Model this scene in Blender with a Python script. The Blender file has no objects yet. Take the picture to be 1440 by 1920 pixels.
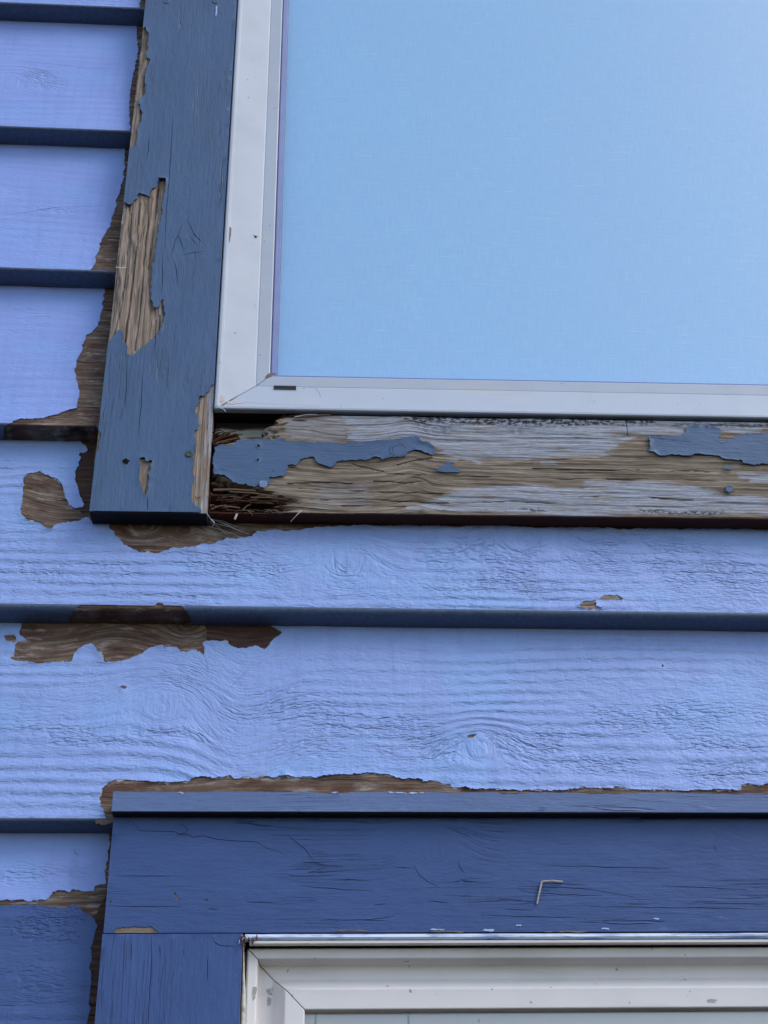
import bpy, math, random
import numpy as np
from mathutils import Vector, Matrix
from mathutils.geometry import delaunay_2d_cdt
random.seed(7)
S = bpy.context.scene
COL = S.collection

# ------------------------------------------------------------------ camera, sky, sun, exposure
ZO = 2.2                                   # height of the sill's lower edge above the ground
F = 2577.0                                 # focal length in photo pixels (1440 x 1920)
up = np.array([-77, 4310, -F]); up /= np.linalg.norm(up)
rt = np.array([49300, -660, -F]); rt -= up * rt.dot(up); rt /= np.linalg.norm(rt)
fw = np.cross(up, rt)
RM = np.array([rt, fw, up])
CP = -1.052 * (RM @ np.array([0, 0, -1.0])); CP[2] += ZO
cam = bpy.data.cameras.new("camera"); camo = bpy.data.objects.new("camera", cam); COL.objects.link(camo)
cam.sensor_fit = 'VERTICAL'; cam.sensor_height = 36; cam.sensor_width = 27
cam.lens = F / 1920 * 36; cam.clip_start = 0.01; cam.clip_end = 500
m = Matrix([list(RM[0]) + [CP[0]], list(RM[1]) + [CP[1]], list(RM[2]) + [CP[2]], [0, 0, 0, 1]])
camo.matrix_world = m
S.camera = camo
SUN_EL, SUN_AZ = math.radians(44), math.radians(122)    # high, hazy sun in front of the wall, off to the right
W = bpy.data.worlds.new("World"); S.world = W; W.use_nodes = True
nt = W.node_tree; bg = nt.nodes["Background"]
sky = nt.nodes.new("ShaderNodeTexSky"); sky.sky_type = 'NISHITA'; sky.sun_disc = False
sky.sun_elevation = SUN_EL; sky.sun_rotation = SUN_AZ; sky.air_density = 1.0; sky.dust_density = 1.0; sky.ozone_density = 1.0
nt.links.new(sky.outputs[0], bg.inputs[0]); bg.inputs[1].default_value = 0.15
sun = bpy.data.lights.new("sun", 'SUN'); sun.energy = 0.95; sun.angle = math.radians(30); sun.color = (1, .97, .94)
suno = bpy.data.objects.new("sun", sun); COL.objects.link(suno)
sdir = Vector((math.sin(SUN_AZ) * math.cos(SUN_EL), math.cos(SUN_AZ) * math.cos(SUN_EL), math.sin(SUN_EL)))
suno.rotation_euler = sdir.to_track_quat('Z', 'Y').to_euler()
S.view_settings.view_transform = 'Standard'; S.view_settings.look = 'None'
S.view_settings.exposure = 0.85; S.view_settings.gamma = 1; S.view_settings.use_curve_mapping = False
S.cycles.max_bounces = 8; S.cycles.diffuse_bounces = 4; S.cycles.transparent_max_bounces = 8
S.cycles.caustics_reflective = False; S.cycles.caustics_refractive = False

# ------------------------------------------------------------------ helpers
def V3(a): return np.asarray(a, float)
CPm = CP - np.array([0, 0, ZO])
def ray(px, py): return RM @ np.array([px - 720.0, 960.0 - py, -F])
def P(px, py, y=0.0):                      # photo pixel -> point on the vertical plane y (z from the sill edge)
    d = ray(px, py); t = (y - CPm[1]) / d[1]; return CPm + d * t

class Plane:                               # local (u, v, n) in metres
    def __init__(s, a, b, c):              # a -> b along u; c gives the v side
        s.O = V3(a); u = V3(b) - s.O; s.U = u / np.linalg.norm(u)
        v = V3(c) - s.O; v = v - s.U * v.dot(s.U); s.V = v / np.linalg.norm(v)
        s.N = np.cross(s.U, s.V)           # x cross z = -y : toward the viewer
    def px(s, x, y, n=0.0):
        d = ray(x, y); t = (s.O + s.N * n - CPm).dot(s.N) / d.dot(s.N); p = CPm + d * t - s.O
        return (p.dot(s.U), p.dot(s.V))
    def w(s, u, v, n=0.0):
        u = np.asarray(u)[..., None]; v = np.asarray(v)[..., None]; n = np.asarray(n)[..., None]
        return s.O + s.U * u + s.V * v + s.N * n
    def pts(s, L, n=0.0005):
        return [s.px(q[0], q[1], n) + ((0,) if len(q) > 2 else (1,)) for q in L]

def _h(ix, iy, seed):
    n = (ix.astype(np.int64) * 374761393 + iy.astype(np.int64) * 668265263 + seed * 1442695041) & 0xffffffff
    n = ((n ^ (n >> 13)) * 1274126177) & 0xffffffff
    return ((n ^ (n >> 16)) & 0xffff) / 65535.0
def vn(x, y, seed=0):
    x = np.asarray(x, float); y = np.asarray(y, float)
    ix = np.floor(x); iy = np.floor(y); fx = x - ix; fy = y - iy
    fx = fx * fx * (3 - 2 * fx); fy = fy * fy * (3 - 2 * fy)
    a = _h(ix, iy, seed); b = _h(ix + 1, iy, seed); c = _h(ix, iy + 1, seed); d = _h(ix + 1, iy + 1, seed)
    return (a * (1 - fx) + b * fx) * (1 - fy) + (c * (1 - fx) + d * fx) * fy
def fbm(x, y, seed=0, o=4):
    r = 0; a = 0.5; t = 0
    for k in range(o):
        r = r + a * vn(x * 2 ** k, y * 2 ** k, seed + k * 17); t += a; a *= 0.5
    return r / t
def sm(x, a, b):
    t = np.clip((x - a) / (b - a), 0, 1); return t * t * (3 - 2 * t)

def pip(poly, x, y):
    poly = np.asarray([(q[0], q[1]) for q in poly]); inside = np.zeros(x.shape, bool)
    n = len(poly); j = n - 1
    for i in range(n):
        xi, yi = poly[i]; xj, yj = poly[j]
        if yi != yj:
            c = ((yi > y) != (yj > y)) & (x < (xj - xi) * (y - yi) / (yj - yi) + xi); inside ^= c
        j = i
    return inside
def segdist(poly, x, y, closed=True):
    d = np.full(x.shape, 1e9); n = len(poly)
    for i in range(n if closed else n - 1):
        a = poly[i]; b = poly[(i + 1) % n]; dx, dy = b[0] - a[0], b[1] - a[1]; L = dx * dx + dy * dy + 1e-15
        t = np.clip(((x - a[0]) * dx + (y - a[1]) * dy) / L, 0, 1)
        d = np.minimum(d, np.hypot(x - a[0] - t * dx, y - a[1] - t * dy))
    return d
def softmask(poly, x, y, w):               # 0..1, soft over w metres
    d = segdist(poly, x, y); d = np.where(pip(poly, x, y), d, -d); return np.clip(d / w * 0.5 + 0.5, 0, 1)

_fs = [0]
_fr = random.Random(99)
def fract(poly, amp=0.0005, seg=0.0008):   # ragged outline; third value 0 = the edge starting there stays straight
    _fs[0] += 1; out = []; n = len(poly); s = 0.0; walk = 0.0
    for i in range(n):
        a = poly[i]; b = poly[(i + 1) % n]; dx, dy = b[0] - a[0], b[1] - a[1]; L = math.hypot(dx, dy)
        rough = len(a) < 3 or a[2]
        if not rough or L < seg: out.append((a[0], a[1])); s += L; continue
        k = max(1, int(L / seg)); nx, ny = -dy / L, dx / L
        for j in range(k):
            t = j / k; q = s + t * L
            e = (fbm(np.array([q / 0.004]), np.array([_fs[0] * 3.7]), 5, 4)[0] - 0.5) * 2
            walk = .55 * walk + _fr.uniform(-1, 1)
            f = amp * (1.7 * e + 0.62 * walk) * (1 if 0 < j else 0.5)
            out.append((a[0] + dx * t + nx * f, a[1] + dy * t + ny * f))
        s += L
    return out
def line_gap(pts, w):                      # thin tapered slit polygon along a polyline
    n = len(pts); L = []; R = []
    for i, p in enumerate(pts):
        a = pts[max(0, i - 1)]; b = pts[min(n - 1, i + 1)]; dx, dy = b[0] - a[0], b[1] - a[1]; l = math.hypot(dx, dy) + 1e-12
        t = i / (n - 1); ww = w * (0.18 + 0.82 * math.sin(math.pi * min(1, max(0, t * .9 + .05)))) / 2
        L.append((p[0] - dy / l * ww, p[1] + dx / l * ww)); R.append((p[0] + dy / l * ww, p[1] - dx / l * ww))
    return L + R[::-1]
def wiggle(pts, amp=0.0004, seg=0.0018):
    out = []; _fs[0] += 1; s = 0
    for a, b in zip(pts[:-1], pts[1:]):
        L = math.hypot(b[0] - a[0], b[1] - a[1]); k = max(1, int(L / seg))
        for j in range(k):
            t = j / k; e = (fbm(np.array([(s + t * L) / .006]), np.array([_fs[0] * 5.3]), 3, 3)[0] - .5) * 2 * amp
            out.append((a[0] + (b[0] - a[0]) * t - (b[1] - a[1]) / L * e, a[1] + (b[1] - a[1]) * t + (b[0] - a[0]) / L * e))
        s += L
    out.append((pts[-1][0], pts[-1][1])); return out

def mesh_obj(name, v, f, mat, parent=None, smooth=False, uv=None, attrs=None, org=None, z0=ZO):
    """v in wall coordinates (z from the sill edge); org: object origin in wall coordinates"""
    me = bpy.data.meshes.new(name); v = np.asarray(v, float)
    if org is None: org = np.zeros(3) if parent is not None else v.mean(0)
    org = V3(org); me.from_pydata((v - org).tolist(), [], [tuple(int(i) for i in q) for q in f])
    if mat: me.materials.append(mat)
    if smooth: me.polygons.foreach_set('use_smooth', [True] * len(me.polygons))
    if uv is not None:
        l = me.uv_layers.new(name='grain'); idx = np.empty(len(me.loops), np.int32); me.loops.foreach_get('vertex_index', idx)
        l.data.foreach_set('uv', np.asarray(uv, np.float32)[idx].ravel())
    for k, a in (attrs or {}).items():
        at = me.attributes.new(k, 'FLOAT', 'POINT'); at.data.foreach_set('value', np.asarray(a, np.float32))
    me.update()
    o = bpy.data.objects.new(name, me); COL.objects.link(o)
    if parent is not None:
        o.parent = parent; wl = wloc(parent); o.location = Vector(org.tolist()) + Vector((0, 0, z0)) - wl
    else: o.location = (org[0], org[1], org[2] + z0)
    return o
def wloc(o):
    l = o.location.copy()
    while o.parent: o = o.parent; l = l + o.location
    return l
def tag(o, label=None, cat=None, group=None, kind=None):
    if label: o['label'] = label
    if cat: o['category'] = cat
    if group: o['group'] = group
    if kind: o['kind'] = kind
    return o
def empty(name, loc, label, cat, group=None):
    o = bpy.data.objects.new(name, None); COL.objects.link(o); o.location = (loc[0], loc[1], loc[2] + ZO); o.empty_display_size = .05; o['kind'] = 'thing'
    return tag(o, label, cat, group)
def boxv(x0, x1, y0, y1, z0, z1):
    v = [(x0, y0, z0), (x1, y0, z0), (x1, y1, z0), (x0, y1, z0), (x0, y0, z1), (x1, y0, z1), (x1, y1, z1), (x0, y1, z1)]
    f = [(0, 3, 2, 1), (4, 5, 6, 7), (0, 1, 5, 4), (1, 2, 6, 5), (2, 3, 7, 6), (3, 0, 4, 7)]
    return v, f
def box(name, b, mat, parent=None, bev=0.0, **k):
    v, f = boxv(*b); o = mesh_obj(name, v, f, mat, parent, org=[(b[0] + b[1]) / 2, (b[2] + b[3]) / 2, (b[4] + b[5]) / 2], **k)
    if bev:
        md = o.modifiers.new('bevel', 'BEVEL'); md.width = bev; md.segments = 2; md.limit_method = 'ANGLE'
    return o

def film(name, parent, pl, outline, holes, mat, thick=0.0006, curl=0.0007, grain=None, dim=None, step=0.004, rough=0.0007, base=0.0, wav=0.00025, urange=None):
    """a coat of paint lying on a plane: outline minus holes, real thickness, lips lifted at the broken edges"""
    ol = fract(outline, rough); hs = [fract(h, rough) if len(h[0]) > 2 else [(q[0], q[1]) for q in h] for h in holes]
    pts = []; edges = []
    for poly in [ol] + hs:
        s = len(pts); pts += [(p[0], p[1]) for p in poly]; n = len(poly)
        edges += [(s + i, s + (i + 1) % n) for i in range(n)]
    A = np.array(ol); x0, y0 = A.min(0); x1, y1 = A.max(0)
    gx, gy = np.meshgrid(np.arange(x0 + step / 2, x1, step), np.arange(y0 + step / 2, y1, step))
    gx = gx.ravel(); gy = gy.ravel(); rs = np.random.RandomState(3)
    gx = gx + rs.uniform(-.3, .3, gx.size) * step; gy = gy + rs.uniform(-.3, .3, gy.size) * step
    keep = pip(ol, gx, gy)
    for h in hs: keep &= ~pip(h, gx, gy)
    gx = gx[keep]; gy = gy[keep]
    B = np.array(pts)
    dmin = np.full(gx.size, 1e9)
    for c in range(0, len(B), 400):
        q = B[c:c + 400]; dmin = np.minimum(dmin, np.sqrt(((gx[:, None] - q[None, :, 0]) ** 2 + (gy[:, None] - q[None, :, 1]) ** 2).min(1)))
    k = dmin > step * .25; gx = gx[k]; gy = gy[k]
    # a ring of points just inside each broken edge, so that the lip can lift
    allp = [Vector(p) for p in pts] + [Vector((a, b)) for a, b in zip(gx, gy)]
    r = delaunay_2d_cdt(allp, edges, [], 0, 1e-7)
    vo = np.array([(p.x, p.y) for p in r[0]]); tr = [t for t in r[2] if len(t) == 3]; T = np.array(tr)
    cx = vo[T].mean(1)
    ok = pip(ol, cx[:, 0], cx[:, 1])
    for h in hs: ok &= ~pip(h, cx[:, 0], cx[:, 1])
    T = T[ok]
    a = vo[T[:, 1]] - vo[T[:, 0]]; b = vo[T[:, 2]] - vo[T[:, 0]]; fl = (a[:, 0] * b[:, 1] - a[:, 1] * b[:, 0]) < 0
    T[fl] = T[fl][:, ::-1]
    used = np.unique(T); re = -np.ones(len(vo), int); re[used] = np.arange(len(used)); vo = vo[used]; T = re[T]
    x, y = vo[:, 0], vo[:, 1]
    # boundary edges
    from collections import Counter
    ec = {}
    for t in T.tolist():
        for i in range(3):
            e = (t[i], t[(i + 1) % 3]); 
            if (e[1], e[0]) in ec: del ec[(e[1], e[0])]
            else: ec[e] = 1
    bed = list(ec.keys()); bv = np.unique(np.array(bed).ravel())
    n = thick + wav * (fbm(x / .03, y / .012, 31, 3) - .5) * 2
    if curl:
        isb = np.zeros(len(x)); isb[bv] = 1
        lift = np.clip(fbm(x / .018, y / .018, 77, 3) - .38, 0, 1) * 2.6
        fr = (x > x0 + .001) & (x < x1 - .001) & (y > y0 + .0015) & (y < y1 - .0015)
        for h in hs:
            H = np.array(h); ar = abs(np.sum(H[:, 0] * np.roll(H[:, 1], -1) - H[:, 1] * np.roll(H[:, 0], -1))) / 2; pe = np.sum(np.hypot(*(H - np.roll(H, -1, 0)).T))
            if ar / pe < .0004: isb[segdist(h, x, y) < .0009] = 0
        n = n + isb * curl * lift * fr
    n = n + base
    fv = pl.w(x, y, n); bvw = pl.w(x[bv], y[bv], np.full(len(bv), base + 0.00005)); mp = {int(b): i + len(x) for i, b in enumerate(bv)}
    m2 = {int(b): i + len(x) + len(bv) for i, b in enumerate(bv)}
    faces = T.tolist() + [(m2[int(e[1])], m2[int(e[0])], mp[int(e[0])], mp[int(e[1])]) for e in bed]
    g = grain(x, y) if grain else y
    g2 = np.concatenate([g, g[bv], g[bv]]); xx = np.concatenate([x, x[bv], x[bv]])
    at = {}
    d = dim(x, y) if dim else np.zeros(len(x))
    at['dimple'] = np.concatenate([d, d[bv], d[bv]])
    o = mesh_obj(name, np.vstack([fv, bvw, fv[bv]]), faces, mat, parent, uv=np.stack([xx, g2], 1), attrs=at, org=pl.w(x.mean(), y.mean(), 0))
    me = o.data; me.polygons.foreach_set('use_smooth', [True] * len(T) + [False] * (len(faces) - len(T)))
    return o
def ribbon(name, parent, pl, lines, w, mat, n=0.00015, kind=None):
    if len(lines) > 1:
        for L in lines: ribbon(name, parent, pl, [L], w, mat, n)
        return
    v = []; f = []
    for L in lines:
        L = L[0] if isinstance(L, tuple) and isinstance(L[0], list) else L
        s = len(v); m_ = len(L)
        for i, p in enumerate(L):
            a = L[max(0, i - 1)]; b = L[min(m_ - 1, i + 1)]; dx, dy = b[0] - a[0], b[1] - a[1]; l = math.hypot(dx, dy) + 1e-12
            v.append(pl.w(p[0] - dy / l * w / 2, p[1] + dx / l * w / 2, n)); v.append(pl.w(p[0] + dy / l * w / 2, p[1] - dx / l * w / 2, n))
        f += [(s + 2 * i, s + 2 * i + 1, s + 2 * i + 3, s + 2 * i + 2) for i in range(m_ - 1)]
    o = mesh_obj(name, v, f, mat, parent, org=np.mean(v, 0)); 
    if kind: o['kind'] = kind
    return o
def tube(name, pts, r, mat, parent=None, seg=6, r1=None):
    pts = [V3(p) for p in pts]; v = []; f = []; n = len(pts)
    for i, p in enumerate(pts):
        d = pts[min(n - 1, i + 1)] - pts[max(0, i - 1)]; d = d / (np.linalg.norm(d) + 1e-12)
        a = np.cross(d, [0.3, 0.2, 0.9]); a /= np.linalg.norm(a); b = np.cross(d, a)
        rr = r + ((r1 if r1 is not None else r) - r) * i / (n - 1)
        for k in range(seg):
            t = 2 * math.pi * k / seg; v.append(p + (a * math.cos(t) + b * math.sin(t)) * rr)
    for i in range(n - 1):
        for k in range(seg): f.append((i * seg + k, i * seg + (k + 1) % seg, (i + 1) * seg + (k + 1) % seg, (i + 1) * seg + k))
    f.append(tuple(range(seg))[::-1]); f.append(tuple(range((n - 1) * seg, n * seg)))
    return mesh_obj(name, v, f, mat, parent, smooth=False, org=pts[0])
def disc(name, pl, c, r, h, mat, parent, base=0.0, dome=0.3, seg=18, sink=0.0):
    v = []; f = []; rings = [(1.0, base), (1.0, base + h * (1 - dome)), (.8, base + h), (.35, base + h - sink), (0.02, base + h - sink)]
    for (q, n) in rings:
        for k in range(seg):
            t = 2 * math.pi * k / seg; v.append(pl.w(c[0] + r * q * math.cos(t), c[1] + r * q * math.sin(t), n))
    for i in range(len(rings) - 1):
        for k in range(seg): f.append((i * seg + k, i * seg + (k + 1) % seg, (i + 1) * seg + (k + 1) % seg, (i + 1) * seg + k))
    f.append(tuple(range((len(rings) - 1) * seg, len(rings) * seg)))
    return mesh_obj(name, v, f, mat, parent, smooth=True, org=pl.w(c[0], c[1], base))

# ------------------------------------------------------------------ materials
class NB:
    def __init__(s, name):
        s.m = bpy.data.materials.new(name); s.m.use_nodes = True; s.t = s.m.node_tree; s.n = s.t.nodes
        s.b = s.n["Principled BSDF"]; s.out = s.n["Material Output"]
    def add(s, typ, **k):
        n = s.n.new(typ)
        for a, v in k.items():
            if a.startswith('_'): n.inputs[int(a[1:])].default_value = v
            else: setattr(n, a, v)
        return n
    def l(s, a, b): s.t.links.new(a, b)
    def uv(s): return s.add("ShaderNodeUVMap", uv_map='grain').outputs[0]
    def objc(s): return s.add("ShaderNodeTexCoord").outputs['Object']
    def sc(s, vec, x, y, z=1.0, off=(0, 0, 0)):
        n = s.add("ShaderNodeMapping"); n.inputs['Scale'].default_value = (x, y, z); n.inputs['Location'].default_value = off; s.l(vec, n.inputs[0]); return n.outputs[0]
    def noise(s, vec, scale=1.0, detail=3.0, rough=0.55, dist=0.0):
        n = s.add("ShaderNodeTexNoise"); n.inputs['Scale'].default_value = scale; n.inputs['Detail'].default_value = detail
        n.inputs['Roughness'].default_value = rough; n.inputs['Distortion'].default_value = dist; s.l(vec, n.inputs['Vector']); return n.outputs['Fac']
    def math(s, op, a, b=None, c=None, clamp=False):
        n = s.add("ShaderNodeMath", operation=op, use_clamp=clamp)
        for i, q in enumerate((a, b, c)):
            if q is None: continue
            if isinstance(q, (int, float)): n.inputs[i].default_value = q
            else: s.l(q, n.inputs[i])
        return n.outputs[0]
    def mr(s, v, a, b, c=0.0, d=1.0, smooth=False):
        n = s.add("ShaderNodeMapRange"); n.interpolation_type = 'SMOOTHSTEP' if smooth else 'LINEAR'
        s.l(v, n.inputs[0])
        for i, q in enumerate((a, b, c, d)): n.inputs[i + 1].default_value = q
        return n.outputs[0]
    def mix(s, f, a, b):
        n = s.add("ShaderNodeMix", data_type='RGBA')
        for i, q in ((0, f), (6, a), (7, b)):
            if isinstance(q, (int, float)): n.inputs[i].default_value = q
            elif isinstance(q, tuple): n.inputs[i].default_value = (*q, 1)
            else: s.l(q, n.inputs[i])
        return n.outputs[2]
    def attr(s, nm): return s.add("ShaderNodeAttribute", attribute_name=nm).outputs['Fac']
    def bump(s, h, dist, strength=1.0, prev=None):
        n = s.add("ShaderNodeBump"); n.inputs['Distance'].default_value = dist; n.inputs['Strength'].default_value = strength
        s.l(h, n.inputs['Height'])
        if prev is not None: s.l(prev, n.inputs['Normal'])
        return n.outputs[0]
    def done(s, col=None, rough=.5, nrm=None, spec=.5):
        if col is not None:
            if isinstance(col, tuple): s.b.inputs['Base Color'].default_value = (*col, 1)
            else: s.l(col, s.b.inputs['Base Color'])
        if isinstance(rough, (int, float)): s.b.inputs['Roughness'].default_value = rough
        else: s.l(rough, s.b.inputs['Roughness'])
        if nrm is not None: s.l(nrm, s.b.inputs['Normal'])
        s.b.inputs['Specular IOR Level'].default_value = spec
        return s.m

def siding_paint(name, c1, c2, ring=1.0):
    M = NB(name); uv = M.uv(); d = M.attr('dimple')
    tone = M.noise(M.sc(uv, 9, 14), 1, 4, .6)
    # growth rings telegraphing through the paint
    wob = M.noise(M.sc(uv, 5, 22), 1, 3, .5)
    sep = M.add("ShaderNodeSeparateXYZ"); M.l(uv, sep.inputs[0])
    ph = M.math('ADD', M.math('MULTIPLY', sep.outputs[1], 700.0), M.math('MULTIPLY', wob, 7.0))
    rings = M.mr(M.math('SINE', ph), -1, 1)
    rm = M.mr(M.noise(M.sc(uv, 4, 16, off=(3, 1, 0)), 1, 2), .38, .62, 0, 1, True)
    fine = M.noise(M.sc(uv, 60, 700), 1, 3, .6)
    vert = M.noise(M.sc(uv, 500, 30), 1, 2, .5)
    peel = M.noise(M.sc(uv, 420, 520), 1, 3, .6)
    # torn short dimples of rough-sawn wood
    dv = M.noise(M.sc(uv, 170, 520), 1, 2.0, .5, .25)
    dh = M.mr(dv, .30, .62, 0, 1, True)
    dmask = M.math('MULTIPLY', d, M.mr(M.noise(M.sc(uv, 28, 60, off=(7, 2, 0)), 1, 3), .35, .55, 0.15, 1, True))
    inv = M.math('MULTIPLY', M.math('SUBTRACT', 1.0, dh), dmask)
    lump = M.noise(M.sc(uv, 60, 110), 1, 4, .6)
    n = M.bump(M.math('MULTIPLY', rings, rm), .0014 * ring, .7)
    n = M.bump(lump, .0030 * ring, .55, n)
    n = M.bump(M.math('MULTIPLY', inv, -1.0), .0016, .8, n)
    n = M.bump(fine, .0002 * ring, .5, n); n = M.bump(peel, .0004 * ring, .6, n); n = M.bump(vert, .0003, .5, n)
    col = M.mix(M.mr(tone, .3, .7), c1, c2)
    spk = M.mr(M.noise(M.sc(uv, 160, 160, off=(1, 9, 0)), 1, 1), .78, .82)
    col = M.mix(M.math('MULTIPLY', spk, .5), col, tuple(q * .5 for q in c1))
    chalk = M.mr(M.noise(M.sc(uv, 25, 60, off=(4, 4, 0)), 1, 5, .65), .55, .75, 0, .35)
    col = M.mix(chalk, col, tuple(min(1, q * 1.15 + .06) for q in c2))
    streak = M.mr(M.noise(M.sc(uv, 130, 9, off=(2, 6, 0)), 1, 4, .65), .50, .72, 0, .22)
    col = M.mix(streak, col, tuple(q * .62 + .02 for q in c1))
    blot = M.mr(M.noise(M.sc(uv, 9, 16, off=(5, 5, 0)), 1, 5, .6), .52, .62, 0, .35)
    col = M.mix(blot, col, (c2[0] * .85, c2[1] * 1.12, c2[2] * 1.06))
    return M.done(col, M.mr(peel, .3, .7, .42, .6), n, .4)

def trim_paint(name, c1, c2, swap=False):   # grain runs along u
    M = NB(name); uv = M.uv()
    tone = M.noise(M.sc(uv, 10, 22), 1, 4, .6)
    g = M.noise(M.sc(uv, 9, 420), 1, 4, .6, .3); lump = M.noise(M.sc(uv, 70, 200), 1, 4, .65)
    crackn = M.noise(M.sc(uv, 7, 260, off=(5, 3, 0)), 1, 2, .5, .5)
    crack = M.mr(M.math('ABSOLUTE', M.math('SUBTRACT', crackn, .5)), 0, .012, 0, 1)
    cm = M.mr(M.noise(M.sc(uv, 11, 30, off=(2, 2, 0)), 1, 2), .5, .62, 1, 0, True)
    crack = M.math('MAXIMUM', crack, cm)
    fine = M.noise(M.sc(uv, 500, 600), 1, 3, .6)
    n = M.bump(g, .0005, .5); n = M.bump(lump, .0011, .5, n); n = M.bump(crack, .0012, .9, n); n = M.bump(fine, .0002, .6, n)
    col = M.mix(M.mr(tone, .3, .7), c1, c2)
    sp = M.mr(M.noise(M.sc(uv, 240, 400, off=(3, 8, 0)), 1, 2), .74, .8, 0, .6)
    col = M.mix(sp, col, tuple(q * .4 for q in c1))
    wear = M.mr(M.noise(M.sc(uv, 60, 420, off=(6, 1, 0)), 1, 4, .7), .64, .76, 0, .3)
    col = M.mix(wear, col, tuple(q * 1.5 + .04 for q in c2))
    return M.done(col, M.mr(lump, .3, .7, .42, .6), n, .3)

def wood_mat(name, dark, mid, light, extra=False, bumps=1.0, stain=0.0):
    M = NB(name); uv = M.uv()
    g = M.noise(M.sc(uv, 12, 620), 1, 5, .7, .1); big = M.noise(M.sc(uv, 24, 110), 1, 5, .65)
    fib = M.noise(M.sc(uv, 90, 1500), 1, 3, .6)
    r = M.add("ShaderNodeValToRGB"); cr = r.color_ramp
    cr.elements[0].position = .36; cr.elements[0].color = (*dark, 1); cr.elements[1].position = .64; cr.elements[1].color = (*light, 1)
    e = cr.elements.new(.5); e.color = (*mid, 1)
    sep = M.add("ShaderNodeSeparateXYZ"); M.l(uv, sep.inputs[0])
    ring = M.mr(M.math('SINE', M.math('ADD', M.math('MULTIPLY', sep.outputs[1], 1250.0), M.math('MULTIPLY', M.noise(M.sc(uv, 12, 60), 1, 3), 9.0))), -1, 1, .32, .68)
    f = M.math('ADD', M.math('ADD', M.math('MULTIPLY', g, .45), M.math('MULTIPLY', big, .35)), M.math('MULTIPLY', ring, .20)); M.l(f, r.inputs[0])
    col = M.mix(M.mr(fib, .35, .7, 0, .45), r.outputs[0], tuple(q * .55 for q in dark))
    if stain:
        sn = M.mr(M.noise(M.sc(uv, 26, 60, off=(8, 3, 0)), 1, 5, .65), .46, .60, 0, stain)
        col = M.mix(sn, col, M.mix(g, (.035, .014, .010), (.13, .06, .04)))
        pn = M.mr(M.noise(M.sc(uv, 40, 220, off=(3, 9, 0)), 1, 5, .7), .54, .66, 0, stain)
        col = M.mix(pn, col, (.36, .31, .27))
    crk = M.mr(M.noise(M.sc(uv, 14, 330, off=(2, 5, 0)), 1, 3, .6, .4), .30, .36, 1, 0)
    col = M.mix(M.math('MULTIPLY', crk, .8), col, tuple(q * .22 for q in dark))
    n = M.bump(g, .0010 * bumps, .7); n = M.bump(fib, .0004 * bumps, .7, n); n = M.bump(M.math('MULTIPLY', crk, -1), .0008, .8, n)
    if extra:
        wh = M.attr('white'); mo = M.attr('mould'); ro = M.attr('rot'); gr = M.attr('green')
        n1 = M.noise(M.sc(uv, 35, 600, off=(9, 0, 0)), 1, 4, .65)
        wf = M.math('MULTIPLY', wh, M.mr(n1, .34, .54, 0.0, .95))
        wcol = M.mix(M.noise(M.sc(uv, 200, 900), 1, 3), (.18, .20, .25), (.50, .54, .64))
        col = M.mix(wf, col, wcol)
        col = M.mix(M.math('MULTIPLY', mo, M.mr(M.noise(M.sc(uv, 260, 420), 1, 4, .7), .44, .54)), col, (.016, .022, .024))
        col = M.mix(M.math('MULTIPLY', ro, M.mr(M.noise(M.sc(uv, 40, 300, off=(1, 1, 0)), 1, 4, .7), .28, .55, .35, 1)), col, (.085, .028, .016))
        col = M.mix(gr, col, M.mix(big, (.10, .12, .08), (.42, .46, .38)))
        col = M.mix(M.math('MULTIPLY', M.attr('slit'), 1.0), col, (.010, .008, .007))  # near-black in slits; on the sill also the void's shade
    return M.done(col, .85, n, .2)

def vinyl(name, c, dirt=.3):
    M = NB(name); o = M.objc()
    a = M.noise(o, 30, 4, .6); b = M.noise(M.sc(o, 8, 8, 60), 1, 4, .6); p = M.noise(o, 900, 2)
    col = M.mix(M.mr(a, .45, .8, 0, dirt), c, tuple(q * .72 for q in c))
    spk = M.mr(M.noise(o, 190, 1), .76, .79, 0, .7); col = M.mix(spk, col, (.16, .13, .11))
    st = M.mr(b, .56, .72, 0, .45); col = M.mix(st, col, (.48, .46, .42))
    n = M.bump(p, .0001, .3); n = M.bump(a, .0006, .25, n)
    return M.done(col, M.mr(a, .3, .7, .42, .55), n, .4)
def plain(name, c, rough=.6, nz=200, amp=.3, bd=.0004, spec=.4):
    M = NB(name); o = M.objc(); a = M.noise(o, nz, 4, .6)
    col = M.mix(M.mr(a, .3, .7, 0, 1), tuple(q * (1 - amp) for q in c), tuple(q * (1 + amp * .6) for q in c))
    return M.done(col, rough, M.bump(a, bd, .6), spec)

m_side = siding_paint('siding_blue_paint', (.228, .320, .60), (.258, .352, .65))
m_side_smooth = siding_paint('siding_blue_smooth_paint', (.230, .315, .64), (.26, .345, .69), .22)
m_sidedark = siding_paint('siding_navy_paint', (.040, .078, .210), (.050, .092, .245), .5)
m_trim = trim_paint('slate_blue_trim_paint', (.060, .105, .195), (.075, .125, .222))
m_trim2 = trim_paint('navy_blue_trim_paint', (.040, .078, .205), (.050, .092, .24))
m_cap = trim_paint('worn_cap_paint', (.10, .15, .29), (.125, .18, .33))
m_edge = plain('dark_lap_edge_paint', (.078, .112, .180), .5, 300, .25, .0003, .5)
m_wood = wood_mat('bare_brown_wood', (.066, .041, .030), (.17, .115, .085), (.32, .235, .175), bumps=1.5, stain=.75)
m_woodt = wood_mat('bare_tan_wood', (.14, .095, .066), (.27, .20, .15), (.42, .335, .26))
m_sill = wood_mat('weathered_sill_wood', (.11, .08, .058), (.24, .185, .135), (.42, .355, .285), True)
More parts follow.
